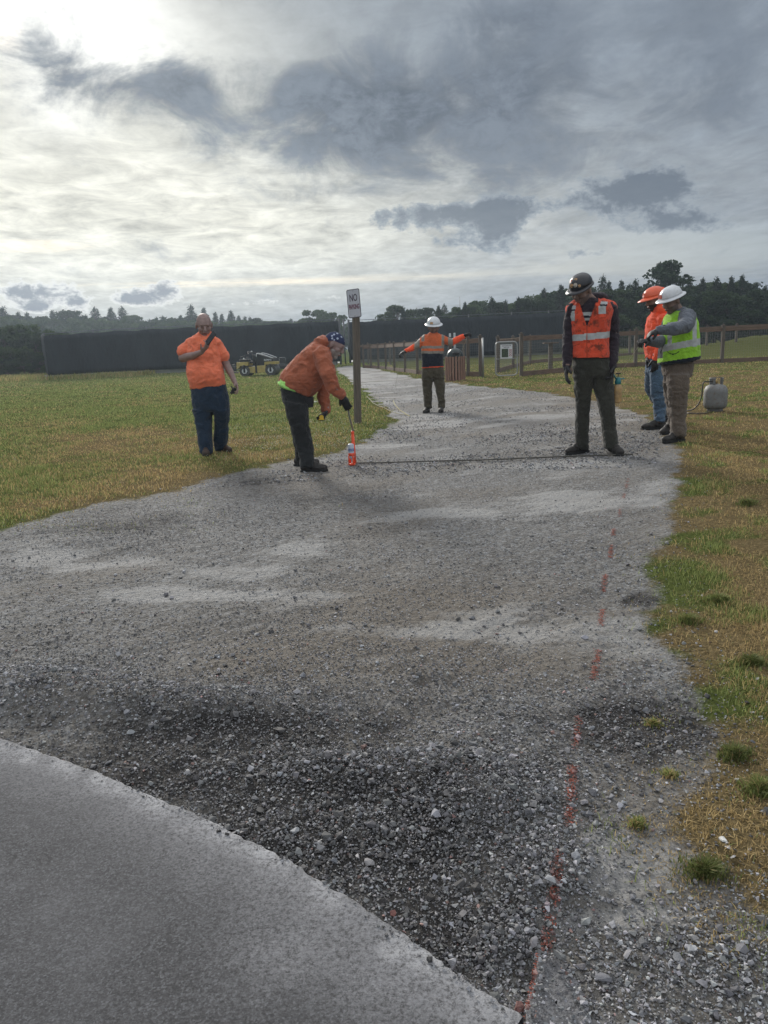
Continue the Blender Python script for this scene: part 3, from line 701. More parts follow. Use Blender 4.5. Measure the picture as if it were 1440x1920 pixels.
# ------------------------------------------------------------------ grass
mgr, nt, b = newmat('grass_blades')
nt.l.new(nt.attr('col'), b.inputs['Base Color']); b.inputs['Roughness'].default_value = .6; b.inputs['Specular IOR Level'].default_value = .25
b.inputs['Subsurface Weight'].default_value = 0.0
tr = nt.new('ShaderNodeBsdfTranslucent'); nt.l.new(nt.attr('col'), tr.inputs[0]); mx = nt.new('ShaderNodeMixShader'); mx.inputs[0].default_value = .35
nt.l.new(b.outputs[0], mx.inputs[1]); nt.l.new(tr.outputs[0], mx.inputs[2]); nt.l.new(mx.outputs[0], mgr.node_tree.nodes['Material Output'].inputs['Surface'])
def blades(x, y, z, hgt, wid, col, rng, lean=.5, name='grass', lie=None):
    n = len(x); a = rng.uniform(0, 2 * PI, n); ln = hgt * rng.uniform(.15, 1.0, n) * lean * 2
    if lie is not None: ln = np.where(lie, hgt * 1.6, ln); hgt = np.where(lie, hgt * .35, hgt)
    ca_, sa_ = np.cos(a), np.sin(a); b_ = rng.uniform(0, 2 * PI, n); wx, wy = np.cos(b_) * wid, np.sin(b_) * wid
    p0 = np.stack([x - wx, y - wy, z - .003], -1); p1 = np.stack([x + wx, y + wy, z - .003], -1)
    mx_, my_ = x + ca_ * ln * .35, y + sa_ * ln * .35
    p2 = np.stack([mx_ + wx * .8, my_ + wy * .8, z + hgt * .62], -1); p3 = np.stack([mx_ - wx * .8, my_ - wy * .8, z + hgt * .62], -1)
    p4 = np.stack([x + ca_ * ln, y + sa_ * ln, z + hgt], -1)
    V_ = np.stack([p0, p1, p2, p3, p4], 1).reshape(-1, 3); k = np.arange(n) * 5
    Fq_ = np.stack([k, k + 1, k + 2, k + 3], -1); Ft = np.stack([k + 3, k + 2, k + 4], -1)
    lv = np.concatenate([Fq_.ravel(), Ft.ravel()]); me = bpy.data.meshes.new(name)
    me.vertices.add(len(V_)); me.vertices.foreach_set('co', V_.astype(np.float32).ravel()); me.loops.add(len(lv)); me.loops.foreach_set('vertex_index', lv.astype(np.int32))
    me.polygons.add(2 * n); me.polygons.foreach_set('loop_start', np.concatenate([np.arange(n) * 4, 4 * n + np.arange(n) * 3]).astype(np.int32)); me.materials.append(mgr); me.update(calc_edges=True)
    at = me.attributes.new('col', 'FLOAT_COLOR', 'POINT'); c4 = np.concatenate([np.repeat(col, 5, 0), np.ones((5 * n, 1))], 1).astype(np.float32); at.data.foreach_set('color', c4.ravel())
    return me
def grass_cols(dry, rng, bright=1.0):
    n = len(dry); g = np.array([.10, .135, .036]); g2 = np.array([.33, .37, .13]); d1 = np.array([.25, .178, .08]); d2 = np.array([.56, .42, .20])
    t = rng.random((n, 1)); gc = g * (1 - t) + g2 * t; dc = d1 * (1 - t) + d2 * t
    isd = (rng.random(n) < np.clip(dry * 1.15, .04, .97))[:, None]
    return np.where(isd, dc, gc) * rng.uniform(.78, 1.38, (n, 1)) * bright
SPARSE = [(1235, 1572, 70, 24, .16), (1180, 1552, 40, 12, .12), (1250, 1460, 45, 12, .14), (1300, 1500, 50, 40, .2), (1330, 1660, 70, 50, .14), (1290, 1600, 60, 40, .13), (1225, 1345, 30, 12, .25), (1380, 1740, 60, 40, .12), (300, 950, 160, 12, .08), (120, 985, 140, 14, .10)]
def lawn(n, r0, r1, a0, a1, h0, h1, wk, seed, cond, name, label, liep=.2, power=1.0, tall=0):
    rng = np.random.default_rng(seed); r = r0 * (r1 / r0) ** (rng.random(n) ** power); a = rng.uniform(a0, a1, n); x, y = r * np.sin(a), r * np.cos(a)
    m = masks(x, y); clump = n2(x, y, 3.5, 3, 15); pr = (1 - m['path']) * (.15 + .85 * sstep(-.05, -.45, m['d'] + clump * .25)) * np.clip(.75 + clump * .9, .12, 1) * (.55 + .45 * (1 - m['dry'])) + .02 * (m['d'] < .12) * m['path'] + np.where(y > .5, blobsum(m['u'], m['v'], SPARSE), 0) * np.clip(.5 + clump * 1.5, 0, 1)
    keep = (rng.random(n) < pr) & cond(x, y); x, y, r = x[keep], y[keep], r[keep]; m = {k: v_[keep] for k, v_ in m.items()}
    h = rng.uniform(h0, h1, len(x)) * (.6 + .55 * (1 - m['dry'])) * np.clip(1 + n2(x, y, 2.2, 3, 16) * .8, .4, 1.8) * (1 + tall * (rng.random(len(x)) < .02))
    h = h * (1 - .5 * (m['d'] > -.12))
    wdt = np.maximum(.0012, r * wk); lie = rng.random(len(x)) < liep * (.3 + m['dry'])
    me = blades(x, y, zground(x, y, m), h, wdt * rng.uniform(.7, 1.3, len(x)), grass_cols(m['dry'], rng), rng, .5, name, lie)
    return tag(link('grass', me), label, 'grass', kind='stuff')
lawn(400000, 1.1, 9, rad(3), rad(36), .014, .040, .00030, 21, lambda x, y: x > .2, 'grass', 'short parched straw and green grass on the right verge', .55)
lawn(200000, 6.5, 40, rad(-6), rad(37), .018, .040, .00036, 22, lambda x, y: (x > 1.0) & ((x > 2.6) | (y > 9)), 'grass', 'thin dry grass between the right verge and the wooden fence', .4)
lawn(520000, 4.6, 62, rad(-37), rad(3), .018, .042, .00034, 23, lambda x, y: x < .8, 'grass', 'mown green lawn with brown patches left of the path', .25)
lawn(150000, 1.1, 14, rad(36), rad(75), .014, .040, .0005, 24, lambda x, y: x > .2, 'grass', 'parched short grass farther right along the verge', .5)
lawn(90000, 4.6, 20, rad(-70), rad(-37), .018, .042, .0006, 25, lambda x, y: x < .8, 'grass', 'mown green lawn beyond the brown patches', .25)
# tufts
TUFT = [(1378, 1420, .055, 'dark green grass tuft on the straw coloured verge, the upper of a close pair'), (1425, 1488, .06, 'dark green grass tuft at the photo edge, the lower of a close pair'), (1322, 1640, .05, 'low dense green tuft near the bare gravelly bottom of the verge'),
        (1345, 1132, .07, 'rounded green tuft in dry grass level with the dark soil hollow'), (1255, 1452, .03, 'small scrubby tuft on bare soil beside the verge'), (1195, 1555, .03, 'thin trailing tuft growing out of the gravel'), (1400, 948, .08, 'green tuft in the dry grass farthest up the verge'),
        (1290, 1172, .06, 'flat dark green tuft just beside the gravel edge'), (1410, 1250, .05, 'leafy dark weed tuft on the dry verge'), (1225, 1350, .025, 'tiny yellowish tuft standing in dark soil'), (540, 862, .03, 'small grass tuft beside the boots of the bending man')]
for k, (px, py, R_, lab) in enumerate(TUFT):
    rng = np.random.default_rng(700 + k); g = G(px, py); n = 700 if R_ > .03 else 260
    q = np.abs(rng.normal(0, .5, n)) * R_ * 1.1; th = rng.uniform(0, 6.28, n); q = q * (1 + .4 * np.sin(th * 2 + k) + .25 * np.sin(th * 5 + 2 * k)); x = g.x + q * np.cos(th) * 1.15; y = g.y + q * np.sin(th)
    col = grass_cols(np.full(n, .08 if R_ > .03 else .3), rng, (.62, .8)[k % 2] if R_ > .03 else 1); z = zground(x, y)
    me = blades(x - g.x, y - g.y, z - z.min(), rng.uniform(.45, 1.0, n) * min(.038, R_ * .75) * np.exp(-(q / R_) ** 2 * .8) + .006, np.full(n, .0012 + g.y * .00022), col, rng, .6, 'grass_tuft')
    o = link('grass_tuft', me); o.location = (g.x, g.y, float(z.min())); tag(o, lab, 'grass tuft', 'tufts of greener grass')
# white clover heads in the lawn
rng = np.random.default_rng(31); n = 2600
u_ = np.concatenate([rng.normal(560, 90, n), rng.normal(480, 60, n // 2), rng.normal(640, 60, n // 3)]); v_ = np.concatenate([rng.normal(825, 24, n), rng.normal(800, 18, n // 2), rng.normal(775, 25, n // 3)])
ok = (v_ > 740) & (v_ < 880); P = []
for a, b_ in zip(u_[ok], v_[ok]):
    g = G(a, b_); P.append((g.x, g.y))
P = np.array(P); m = masks(P[:, 0], P[:, 1]); k = (m['path'] < .3) & (n2(P[:, 0], P[:, 1], 2.5, 3, 61) > -.05); P = P[k]
z = zground(P[:, 0], P[:, 1]) + rng.uniform(.025, .045, len(P)); cw = np.tile(np.array([[.62, .64, .52]]), (len(P), 1)) * rng.uniform(.6, 1.1, (len(P), 1))
Vv, Ff, Cc = stones(np.concatenate([P, z[:, None]], 1), rng.uniform(.0045, .0085, len(P)), cw, SMALL, ICO_F, rng)
tag(link('clover_flowers', np_mesh('clover_flowers', Vv, Ff, [mst], cols={'col': Cc})), 'tiny white clover heads scattered in the lawn', 'clover', kind='stuff')
# ------------------------------------------------------------------ people
def cloth(name, col, dirt=None, damt=.5, rough=.85, var=.12):
    m, nt, b = newmat(name); co = nt.new('ShaderNodeTexCoord').outputs['Object']
    c = tuple(col)[:3]; lo = tuple(x * (1 - var) for x in c) + (1,); hi = tuple(min(1, x * (1 + var)) for x in c) + (1,)
    colr = nt.mix(nt.ramp(nt.noise(co, 9, 5, .6), .3, .7), lo, hi)
    if dirt is not None: colr = nt.mix(nt.math('MULTIPLY', nt.ramp(nt.noise(co, 14, 6, .7, .3), .48, .66), damt), colr, dirt)
    nt.l.new(colr, b.inputs['Base Color']); b.inputs['Roughness'].default_value = rough; b.inputs['Specular IOR Level'].default_value = .2
    b.inputs['Sheen Weight'].default_value = .15
    h = nt.math('ADD', nt.noise(co, 26, 4, .6, .6), nt.math('MULTIPLY', nt.noise(co, 400, 2, .5), .12))
    nt.l.new(nt.bump(h, 1.0, .02), b.inputs['Normal'])
    return m
M = {}
M['skin'] = mat('skin_weathered', (.27, .185, .165, 1), .55, .12, 30, .001, 200)
M['skin2'] = mat('skin_tan', (.22, .14, .112, 1), .55, .12, 30, .001, 200)
M['dark_feat'] = mat('brow_and_eye', (.075, .05, .042, 1), .5, .1)
M['lip'] = mat('lip', (.24, .10, .08, 1), .5, .1)
M['grey_beard'] = mat('grey_beard_hair', (.34, .32, .30, 1), .9, .3, 120, .003, 160)
M['stubble'] = mat('short_stubble', (.13, .09, .08, 1), .8, .2, 120)
M['black_hair'] = mat('black_hair', (.018, .014, .012, 1), .6, .3, 90, .003, 160)
M['or_tee'] = cloth('orange_cotton', (.92, .225, .115, 1))
M['or_hood'] = cloth('faded_orange_fleece', (.40, .125, .066, 1), (.27, .10, .06, 1), .5)
M['or_neon'] = cloth('neon_orange_fleece', (.93, .11, .042, 1))
M['or_knit'] = cloth('orange_shirt_knit', (.62, .14, .05, 1))
M['or_vest'] = cloth('dirty_orange_vest', (.68, .085, .038, 1), (.13, .035, .02, 1), .9)
M['lime'] = cloth('lime_vest', (.30, .60, .045, 1), (.20, .40, .05, 1), .3)
M['lime_tee'] = cloth('lime_undershirt', (.45, .85, .22, 1))
M['reflect'] = mat('reflective_tape', (.40, .42, .42, 1), .45, .12, 25, dirt=(.2, .18, .15, 1), dirt_scale=12, dirt_amt=.4)
M['reflect_d'] = mat('dull_reflective_tape', (.22, .20, .17, 1), .6, .15, 25)
M['navy'] = cloth('navy_cloth', (.012, .016, .026, 1))
M['denim_d'] = cloth('dark_denim', (.020, .038, .068, 1))
M['denim'] = cloth('faded_denim', (.085, .135, .20, 1), (.04, .06, .09, 1), .6)
M['olive'] = cloth('grey_olive_work_trousers', (.045, .045, .036, 1), (.025, .023, .02, 1), .5)
M['char'] = cloth('charcoal_work_trousers', (.022, .024, .025, 1))
M['drab'] = cloth('olive_drab_trousers', (.068, .058, .038, 1))
M['khaki'] = cloth('taupe_trousers', (.15, .12, .095, 1), (.09, .07, .055, 1), .4)
M['plum'] = cloth('dark_plum_hoodie', (.032, .024, .032, 1))
M['heather'] = cloth('grey_shirt', (.13, .145, .17, 1))
M['glove'] = mat('black_glove', (.012, .012, .014, 1), .6, .3, 40, .002, 120)
M['boot'] = mat('dark_leather_boot', (.020, .017, .015, 1), .65, .35, 40, .002, 120, dirt=(.10, .09, .08, 1), dirt_scale=20, dirt_amt=.35)
M['sole'] = mat('rubber_sole', (.012, .012, .012, 1), .8)
M['brown_boot'] = mat('brown_leather_shoe', (.05, .03, .02, 1), .65, .35, 40)
M['hat_w'] = mat('white_hat_plastic', (.62, .64, .66, 1), .35, .05, 20, dirt=(.4, .38, .34, 1), dirt_scale=15, dirt_amt=.25)
M['hat_k'] = mat('dark_hat_plastic', (.020, .020, .024, 1), .3, .2, 20)
M['hat_o'] = mat('orange_hat_plastic', (.72, .12, .05, 1), .4, .08, 20)
M['sticker_r'] = mat('red_sticker', (.42, .06, .03, 1), .5); M['sticker_p'] = mat('pale_sticker', (.5, .45, .38, 1), .5); M['sticker_o'] = mat('tan_sticker', (.45, .27, .13, 1), .5)
M['phone'] = mat('phone_black', (.012, .013, .015, 1), .25)
M['yellow'] = mat('tool_yellow', (.62, .40, .03, 1), .5)

def P3(Y, p, dy=0): return U(p[0], p[1], Y + dy)
def ring(Y, a, b, dep, dy=0, sc_=1.0, n=22, e=2.4):
    A, B = U(a[0], a[1], Y + dy), U(b[0], b[1], Y + dy); c = (A + B) / 2; u = (B - A) / 2 * sc_; v = Vector((0, 1, 0)) * dep * sc_
    out = []
    for k in range(n):
        t = 2 * PI * k / n; cx, sy = math.cos(t), math.sin(t)
        out.append(c + u * math.copysign(abs(cx) ** (2 / e), cx) + v * math.copysign(abs(sy) ** (2 / e), sy))
    return out
def norm_rings(rs):                                  # (xl, xr, y, dep[, dy]) or ((x,y),(x,y),dep[,dy])
    out = []
    for r in rs:
        if isinstance(r[0], tuple): out.append((r[0], r[1], r[2], r[3] if len(r) > 3 else 0))
        else: out.append(((r[0], r[2]), (r[1], r[2]), r[3], r[4] if len(r) > 4 else 0))
    return out
def loft(mb, Y, rs, sc_=1.0, Yend=None):
    rs = norm_rings(rs); y0 = (rs[0][0][1] + rs[0][1][1]) / 2; y1 = (rs[-1][0][1] + rs[-1][1][1]) / 2; R = []
    for a, b, dep, dy in rs:
        t = ((a[1] + b[1]) / 2 - y0) / (y1 - y0 + 1e-9); d = dy if Yend is None else dy + (Yend - Y) * t
        R.append(ring(Y, a, b, dep, d, sc_))
    # rounded ends
    def cap(r, toward):
        c = sum(r, Vector()) / len(r); d = (c - toward) * .5; d = d.normalized() * .018
        return [c + (p - c) * .72 + d for p in r]
    c0 = sum(R[1], Vector()) / len(R[1]); c1 = sum(R[-2], Vector()) / len(R[-2])
    R = [cap(R[0], c0)] + R + [cap(R[-1], c1)]
    mb.rings(R)
def head(mb, c, f, u, s):
    f = Vector(f).normalized(); u = Vector(u); u = (u - f * u.dot(f)).normalized(); x = f.cross(u)
    ax = (x, f, u); P = lambda a, b, d: c + (x * a + f * b + u * d) * s
    E = lambda a, b, d, r: mb.ell(P(a, b, d), tuple(q * s for q in r), ax, 16)
    E(0, -.008, .028, (.074, .094, .088)); E(0, .018, -.035, (.062, .070, .068)); E(0, .052, -.088, (.030, .030, .024)); E(0, .035, .02, (.064, .058, .07))
    mb.capsule(P(0, .088, .012), .009 * s, P(0, .106, -.020), .0135 * s, 10); E(.011, .098, -.024, (.009, .010, .008)); E(-.011, .098, -.024, (.009, .010, .008))
    E(0, .082, .030, (.048, .014, .010))
    for q in (-1, 1):
        E(q * .038, .058, -.020, (.026, .028, .026)); E(q * .076, -.004, -.002, (.009, .018, .032)); E(q * .030, .081, .012, (.013, .010, .009))
    E(0, .088, -.050, (.024, .012, .007)); E(0, .085, -.060, (.020, .012, .007))
    return ax, P
def hand(mb, w, d, n, t, s=1.0, curl=.5, infl=0.0, spread=.1, closed_thumb=.3):
    """wrist w, direction d, palm faces n, thumb on side t"""
    d = Vector(d).normalized(); n = Vector(n); n = (n - d * n.dot(d)).normalized(); t_ = d.cross(n)
    if t_.dot(Vector(t)) < 0: t_ = -t_
    w = Vector(w)
    mb.ell(w + d * .052 * s, ((.043 + infl) * s, (.050 + infl) * s, (.017 + infl) * s), (t_, d, n), 14); mb.capsule(w - d * .02 * s, (.027 + infl) * s, w + d * .03 * s, (.026 + infl) * s)
    for i, L in enumerate((.92, 1.0, .94, .76)):
        b = w + d * (.088 - abs(i - 1.2) * .004) * s + t_ * (.029 - .0195 * i) * s; a = curl * .5; dirr = d; rr_ = (.0092 + infl * .8) * s
        side = t_ * (1.2 - i) * spread
        for j, (sl, ra) in enumerate(((.043, 1), (.026, .92), (.021, .82))):
            dd_ = (d * math.cos(a) + n * math.sin(a) + side * .5).normalized(); e = b + dd_ * sl * L * s
            mb.capsule(b, rr_ * ra, e, rr_ * ra * .9, 9); b = e; a += curl * (.9 if j == 0 else .8)
    b = w + d * .025 * s + t_ * .034 * s; q = (t_ * (.75 - closed_thumb) + d * .75 + n * (.15 + closed_thumb)).normalized(); e = b + q * .038 * s
    mb.capsule(b, (.0135 + infl) * s, e, (.011 + infl) * s, 9); q2 = (q + n * closed_thumb + d * .3).normalized(); mb.capsule(e, (.011 + infl) * s, e + q2 * .03 * s, (.009 + infl) * s, 9)
def wrinkle(V, N, amp, seed, freq=(9, 9, 16)):
    q = V * np.array(freq); q = q + .6 * np.stack([fbm(V * 5, 2, seed + 50)] * 3, -1)
    r = 1 - np.abs(fbm(q, 3, seed)) * 2.4
    return V + N * ((r - .3) * amp + fbm(V * 5, 2, seed + 9) * amp * .8)[:, None]
def skinned(mb, name, mats, parent, voxel=.008, sm=3, wr=0.0, seed=1, classify=None, freq=(9, 9, 16), delete=None, solid=0):
    V, F, N = remesh(mb, voxel, sm)
    if wr: V = wrinkle(V, N, wr, seed, freq)
    C = V[F].mean(1); NF = np.cross(V[F[:, 1]] - V[F[:, 0]], V[F[:, 2]] - V[F[:, 0]]); mi = np.zeros(len(F), int)
    if classify is not None:
        px, py = project(C); classify(C, px, py, NF, mi)
    if delete is not None:
        px, py = project(C); k = ~delete(C, px, py, NF); F = F[k]; mi = mi[k]
    off = np.array(wloc(parent)); me = np_mesh(name, V - off, F, mats, mi, True)
    if solid:
        o = bpy.data.objects.new('t', me)
        me = evalmesh(me, [('SOLIDIFY', dict(thickness=solid, offset=0))])
    return link(name, me, parent)

def boot(parent, foot, shaft_top, mats, s=1.0, shaft=.055, name='boot', yf=None):
    """foot = (heel px, toe px) on the ground, shaft_top = 3-D ankle/shin point"""
    h, t = G(*foot[0]), G(*foot[1]); d = Vector((t.x - h.x, t.y - h.y, 0))
    if d.length < .05: d = Vector((0, -1, 0))
    d = d.normalized(); L = .295 * s; c = (h + t) / 2; z = zg(c.x, c.y) - .004; h = Vector((c.x, c.y, z)) - d * L / 2; x = d.cross(Vector((0, 0, 1))); up = Vector((0, 0, 1))
    mb = MB(); Q = lambda a, b, e: h + d * a * s + x * b * s + up * e * s
    mb.ell(Q(.055, 0, .055), (.040 * s, .052 * s, .050 * s), (x, d, up)); mb.ell(Q(.20, 0, .045), (.050 * s, .085 * s, .040 * s), (x, d, up)); mb.ell(Q(.135, 0, .065), (.042 * s, .08 * s, .050 * s), (x, d, up)); mb.ell(Q(.25, 0, .042), (.042 * s, .042 * s, .034 * s), (x, d, up))
    an = Q(.075, 0, .10); top = shaft_top; mb.capsule(Q(.07, 0, .06), .048 * s, an, .046 * s); mb.capsule(an, .046 * s, an.lerp(top, min(1, .12 / max(.01, (top - an).length))), shaft * s)
    o = skinned(mb, name, mats, parent, .006, 3, .003, 5)
    # sole
    out = [(0.0, -.0), (.01, -.030), (.05, -.042), (.12, -.038), (.17, -.048), (.225, -.050), (.27, -.036), (.297, 0)]
    pl = [Q(a, b, 0) for a, b in out] + [Q(a, -b, 0) for a, b in out[::-1][1:-1]]
    ms = MB(); cc = sum(pl, Vector()) / len(pl)
    ms.rings([[cc + (p - cc) * .98 for p in pl], [p + up * .006 for p in pl], [p + up * .024 * s for p in pl], [cc + (p - cc) * .97 + up * .028 * s for p in pl]])
    ms.build('sole', M['sole'], o, True)
    return Q(.07, 0, .10), h.y
def hardhat(parent, P, ax, s, kind, mat_, stickers=(), tilt=0.0):
    x, f, u = ax; f2 = (f * math.cos(tilt) + u * math.sin(tilt)).normalized(); u2 = (u * math.cos(tilt) - f * math.sin(tilt)).normalized()
    c = P(0, -.004, .058); W, D, H = .098 * s, .121 * s, .094 * s; mb = MB(); n = 36
    def pt(th, ph, k=1.0):
        cz = math.sin(ph); cr = math.cos(ph) ** .85
        rid = 1 + .035 * math.exp(-((math.cos(th)) / .16) ** 2) * (1 if True else 0) * cr
        return c + (x * W * math.cos(th) * cr + f2 * D * math.sin(th) * cr) * k + u2 * H * cz * rid * k
    R = []
    R.append([pt(2 * PI * j / n, 0, .93) - u2 * .004 for j in range(n)]); R.append([pt(2 * PI * j / n, 0) for j in range(n)])
    for i in range(1, 10): R.append([pt(2 * PI * j / n, i * PI / 2 / 9.6) for j in range(n)])
    mb.rings(R)
    o = mb.build('hard_hat', mat_, parent, True)
    bm_ = MB(); rings = []
    def ext(th):
        if kind == 'full': return .036 * s * (1 + .35 * max(0, math.sin(th)))
        return (.010 + .062 * max(0, math.sin(th)) ** 2.2) * s
    for k, zz in ((0, .004), (.0, -.006), (1, -.014), (1, -.009)):
        rr_ = []
        for j in range(n):
            th = 2 * PI * j / n; b = c + x * W * math.cos(th) * (.98) + f2 * D * math.sin(th) * (.98); o_ = (x * math.cos(th) + f2 * math.sin(th))
            rr_.append(b + o_ * ext(th) * k + u2 * (zz - (.010 * k if kind != 'full' else .006 * k)) * s)
        rings.append(rr_)
    # closed ring profile: wrap last to first
    b0 = len(bm_.v)
    for r in rings: bm_.v += [tuple(p) for p in r]
    for i in range(4):
        for j in range(n):
            k = (j + 1) % n; i2 = (i + 1) % 4
            bm_.f.append([b0 + i * n + j, b0 + i * n + k, b0 + i2 * n + k, b0 + i2 * n + j]); bm_.m.append(0)
    bm_.build('brim', mat_, o, True)
    for (th, ph, r, m_, nm) in stickers:
        ms = MB(); q = pt(th, ph, 1.012); nrm = (q - c).normalized(); _, a, b = frame(nrm); w_ = r[0]; h_ = r[1]
        a = (x * -math.sin(th) + f2 * math.cos(th)).normalized(); b = nrm.cross(a).normalized()
        pts_ = [q + (a * w_ * math.cos(2 * PI * k / 12) + b * h_ * math.sin(2 * PI * k / 12)) * s - nrm * .004 * (abs(math.cos(2 * PI * k / 12))) for k in range(12)]
        if r[2] == 'rect': pts_ = [q + (a * w_ * p + b * h_ * q_) * s for p, q_ in ((-1, -1), (1, -1), (1, 1), (-1, 1))]
        ms.rings([[p - nrm * .004 for p in pts_], [p + nrm * .0012 for p in pts_]], cap=True); ms.build(nm, m_, o)
    return o, c, (x, f2, u2)

def person(label, Y, sp):
    g = G(*sp['at']); root = empty('person', (g.x, g.y, zg(g.x, g.y)), label, 'person', None)
    hs = sp['hs']; hc = P3(Y, sp['head'], sp.get('head_dy', 0))
    feet = sp['feet']; ank = []
    for k in (0, 1):
        h, t = G(*feet[k][0]), G(*feet[k][1]); ank.append(((h + t) / 2 - (t - h).normalized() * .06).y)
    # --- boots
    tops = []
    for k in (0, 1):
        lg = norm_rings(sp['legs'][k]); a, b = lg[-1][0], lg[-1][1]; Ya = ank[k]
        tops.append(U((a[0] + b[0]) / 2, (a[1] + b[1]) / 2 - 10, Ya + lg[-1][3]))
        boot(root, feet[k], tops[k], [M[sp.get('boot', 'boot')]], sp.get('bs', 1.0))
    # --- body, one skin
    mb = MB(); ax, P = head(mb, hc, sp['face'], sp['up'], hs)
    nb = P3(Y, sp['neck'], sp.get('neck_dy', .0)); mb.capsule(P(0, -.022, -.045), .056 * hs, nb, .062 * hs)
    loft(mb, Y, sp['torso'], .84); loft(mb, Y, sp['pelvis'], .84)
    for k in (0, 1):
        Ya = ank[k]; loft(mb, Y, sp['legs'][k], .74, Ya)
        mb.capsule(tops[k], .04, Vector((tops[k].x, tops[k].y, wloc(root).z + .09)), .035)
    jw = []
    for k in (0, 1):
        a = sp['arms'][k]; pts_ = [P3(Y, q[0], q[1]) for q in a]; rs = [q[2] for q in a]; kk = .97 if sp.get('bare') else .8
        for i in range(len(pts_) - 1):
            mb.capsule(pts_[i], rs[i] * (kk if i else .8), pts_[i + 1], rs[i + 1] * kk)
        h = sp['hands'][k]; wr_ = pts_[-1]; d = (P3(Y, h['to'][0], h['to'][1]) - wr_).normalized()
        jw.append((wr_, d, h)); hand(mb, wr_ + d * .01, d, h['n'], h['t'], h.get('s', 1.0) * sp.get('hsz', 1.05), h.get('curl', .5), -.001, h.get('spread', .1), h.get('ct', .3))
    skin = M[sp.get('skin', 'skin')]
    x, f, u = ax
    beard = sp.get('beard')
    def cls(C, px, py, NF, mi):
        q = (C - np.array(hc)) / hs; a = q @ np.array(x); b = q @ np.array(f); d = q @ np.array(u); near = (np.abs(a) < .12) & (np.abs(b) < .14) & (np.abs(d) < .16)
        ey = near & (b > .05) & (np.hypot(np.abs(a) - .030, (d - .012) * 2.2) < .009); mi[ey] = 1
        br = near & (b > .06) & (np.abs(d - .034) < .0045) & (not sp.get('bald')) & (np.abs(a) < .052) & (np.abs(a) > .012); mi[br] = 1
        lp = near & (b > .07) & (np.abs(d + .055) < .007) & (np.abs(a) < .022); mi[lp] = 2
        if beard:
            bd = near & (d < -.028) & (b > -.01) & ~((np.abs(d + .055) < .007) & (np.abs(a) < .02)) & ~((d > -.045) & (np.abs(a) < .012)); mi[bd] = 3
        hr = near & (d > sp.get('hairline', .05)) & (b < .062 - (.02 if not sp.get('bald') else -9)) if not sp.get('bald') else np.zeros(len(a), bool)
        hr = hr | (near & (d > -.04) & (b < -.025) & (not sp.get('bald')))
        mi[hr] = 4
    skinned(mb, 'body', [skin, M['dark_feat'], M['lip'], M[beard or 'stubble'], M[sp.get('hair', 'black_hair')]], root, .0058, 2, 0, 1, cls)
    # --- trousers
    mb = MB(); loft(mb, Y, sp['pelvis'])
    for k in (0, 1): loft(mb, Y, sp['legs'][k], 1.0, ank[k])
    skinned(mb, sp.get('trn', 'trousers'), [M[sp['tr']]], root, .008, 7, .011, sp['seed'], None, (8, 8, 11))
    # --- top
    mb = MB(); loft(mb, Y, sp['torso'])
    for k in (0, 1):
        a = sp['arms'][k]; pts_ = [P3(Y, q[0], q[1]) for q in a]; rs = [q[2] for q in a]
        if sp.get('bare'):
            e = P3(Y, *sp['sleeve'][k]); mb.capsule(pts_[0], rs[0], e, sp['sleeve_r'])
        else:
            for i in range(len(pts_) - 1): mb.capsule(pts_[i], rs[i], pts_[i + 1], rs[i + 1])
    for e in sp.get('extra', []): mb.ell(P3(Y, e[0], e[1]), e[2], n=16)
    skinned(mb, sp.get('topn', 'shirt'), [M[k] for k in sp['top']], root, .008, 3, sp.get('wr', .011), sp['seed'] + 3, sp.get('cls'), (9, 9, 12))
    # --- gloves
    if sp.get('gloves'):
        for wr_, d, h in jw:
            mb = MB(); hand(mb, wr_ + d * .01, d, h['n'], h['t'], h.get('s', 1.0) * sp.get('hsz', 1.05), h.get('curl', .5), .0028, h.get('spread', .1), h.get('ct', .3))
            mb.capsule(wr_ - d * .035, .036, wr_ + d * .02, .033)
            skinned(mb, 'glove', [M[sp['gloves']]], root, .0052, 1, .0015, 8)
    return root, ax, P, hc, hs, jw
def gy(a, b): return G(a, b).y
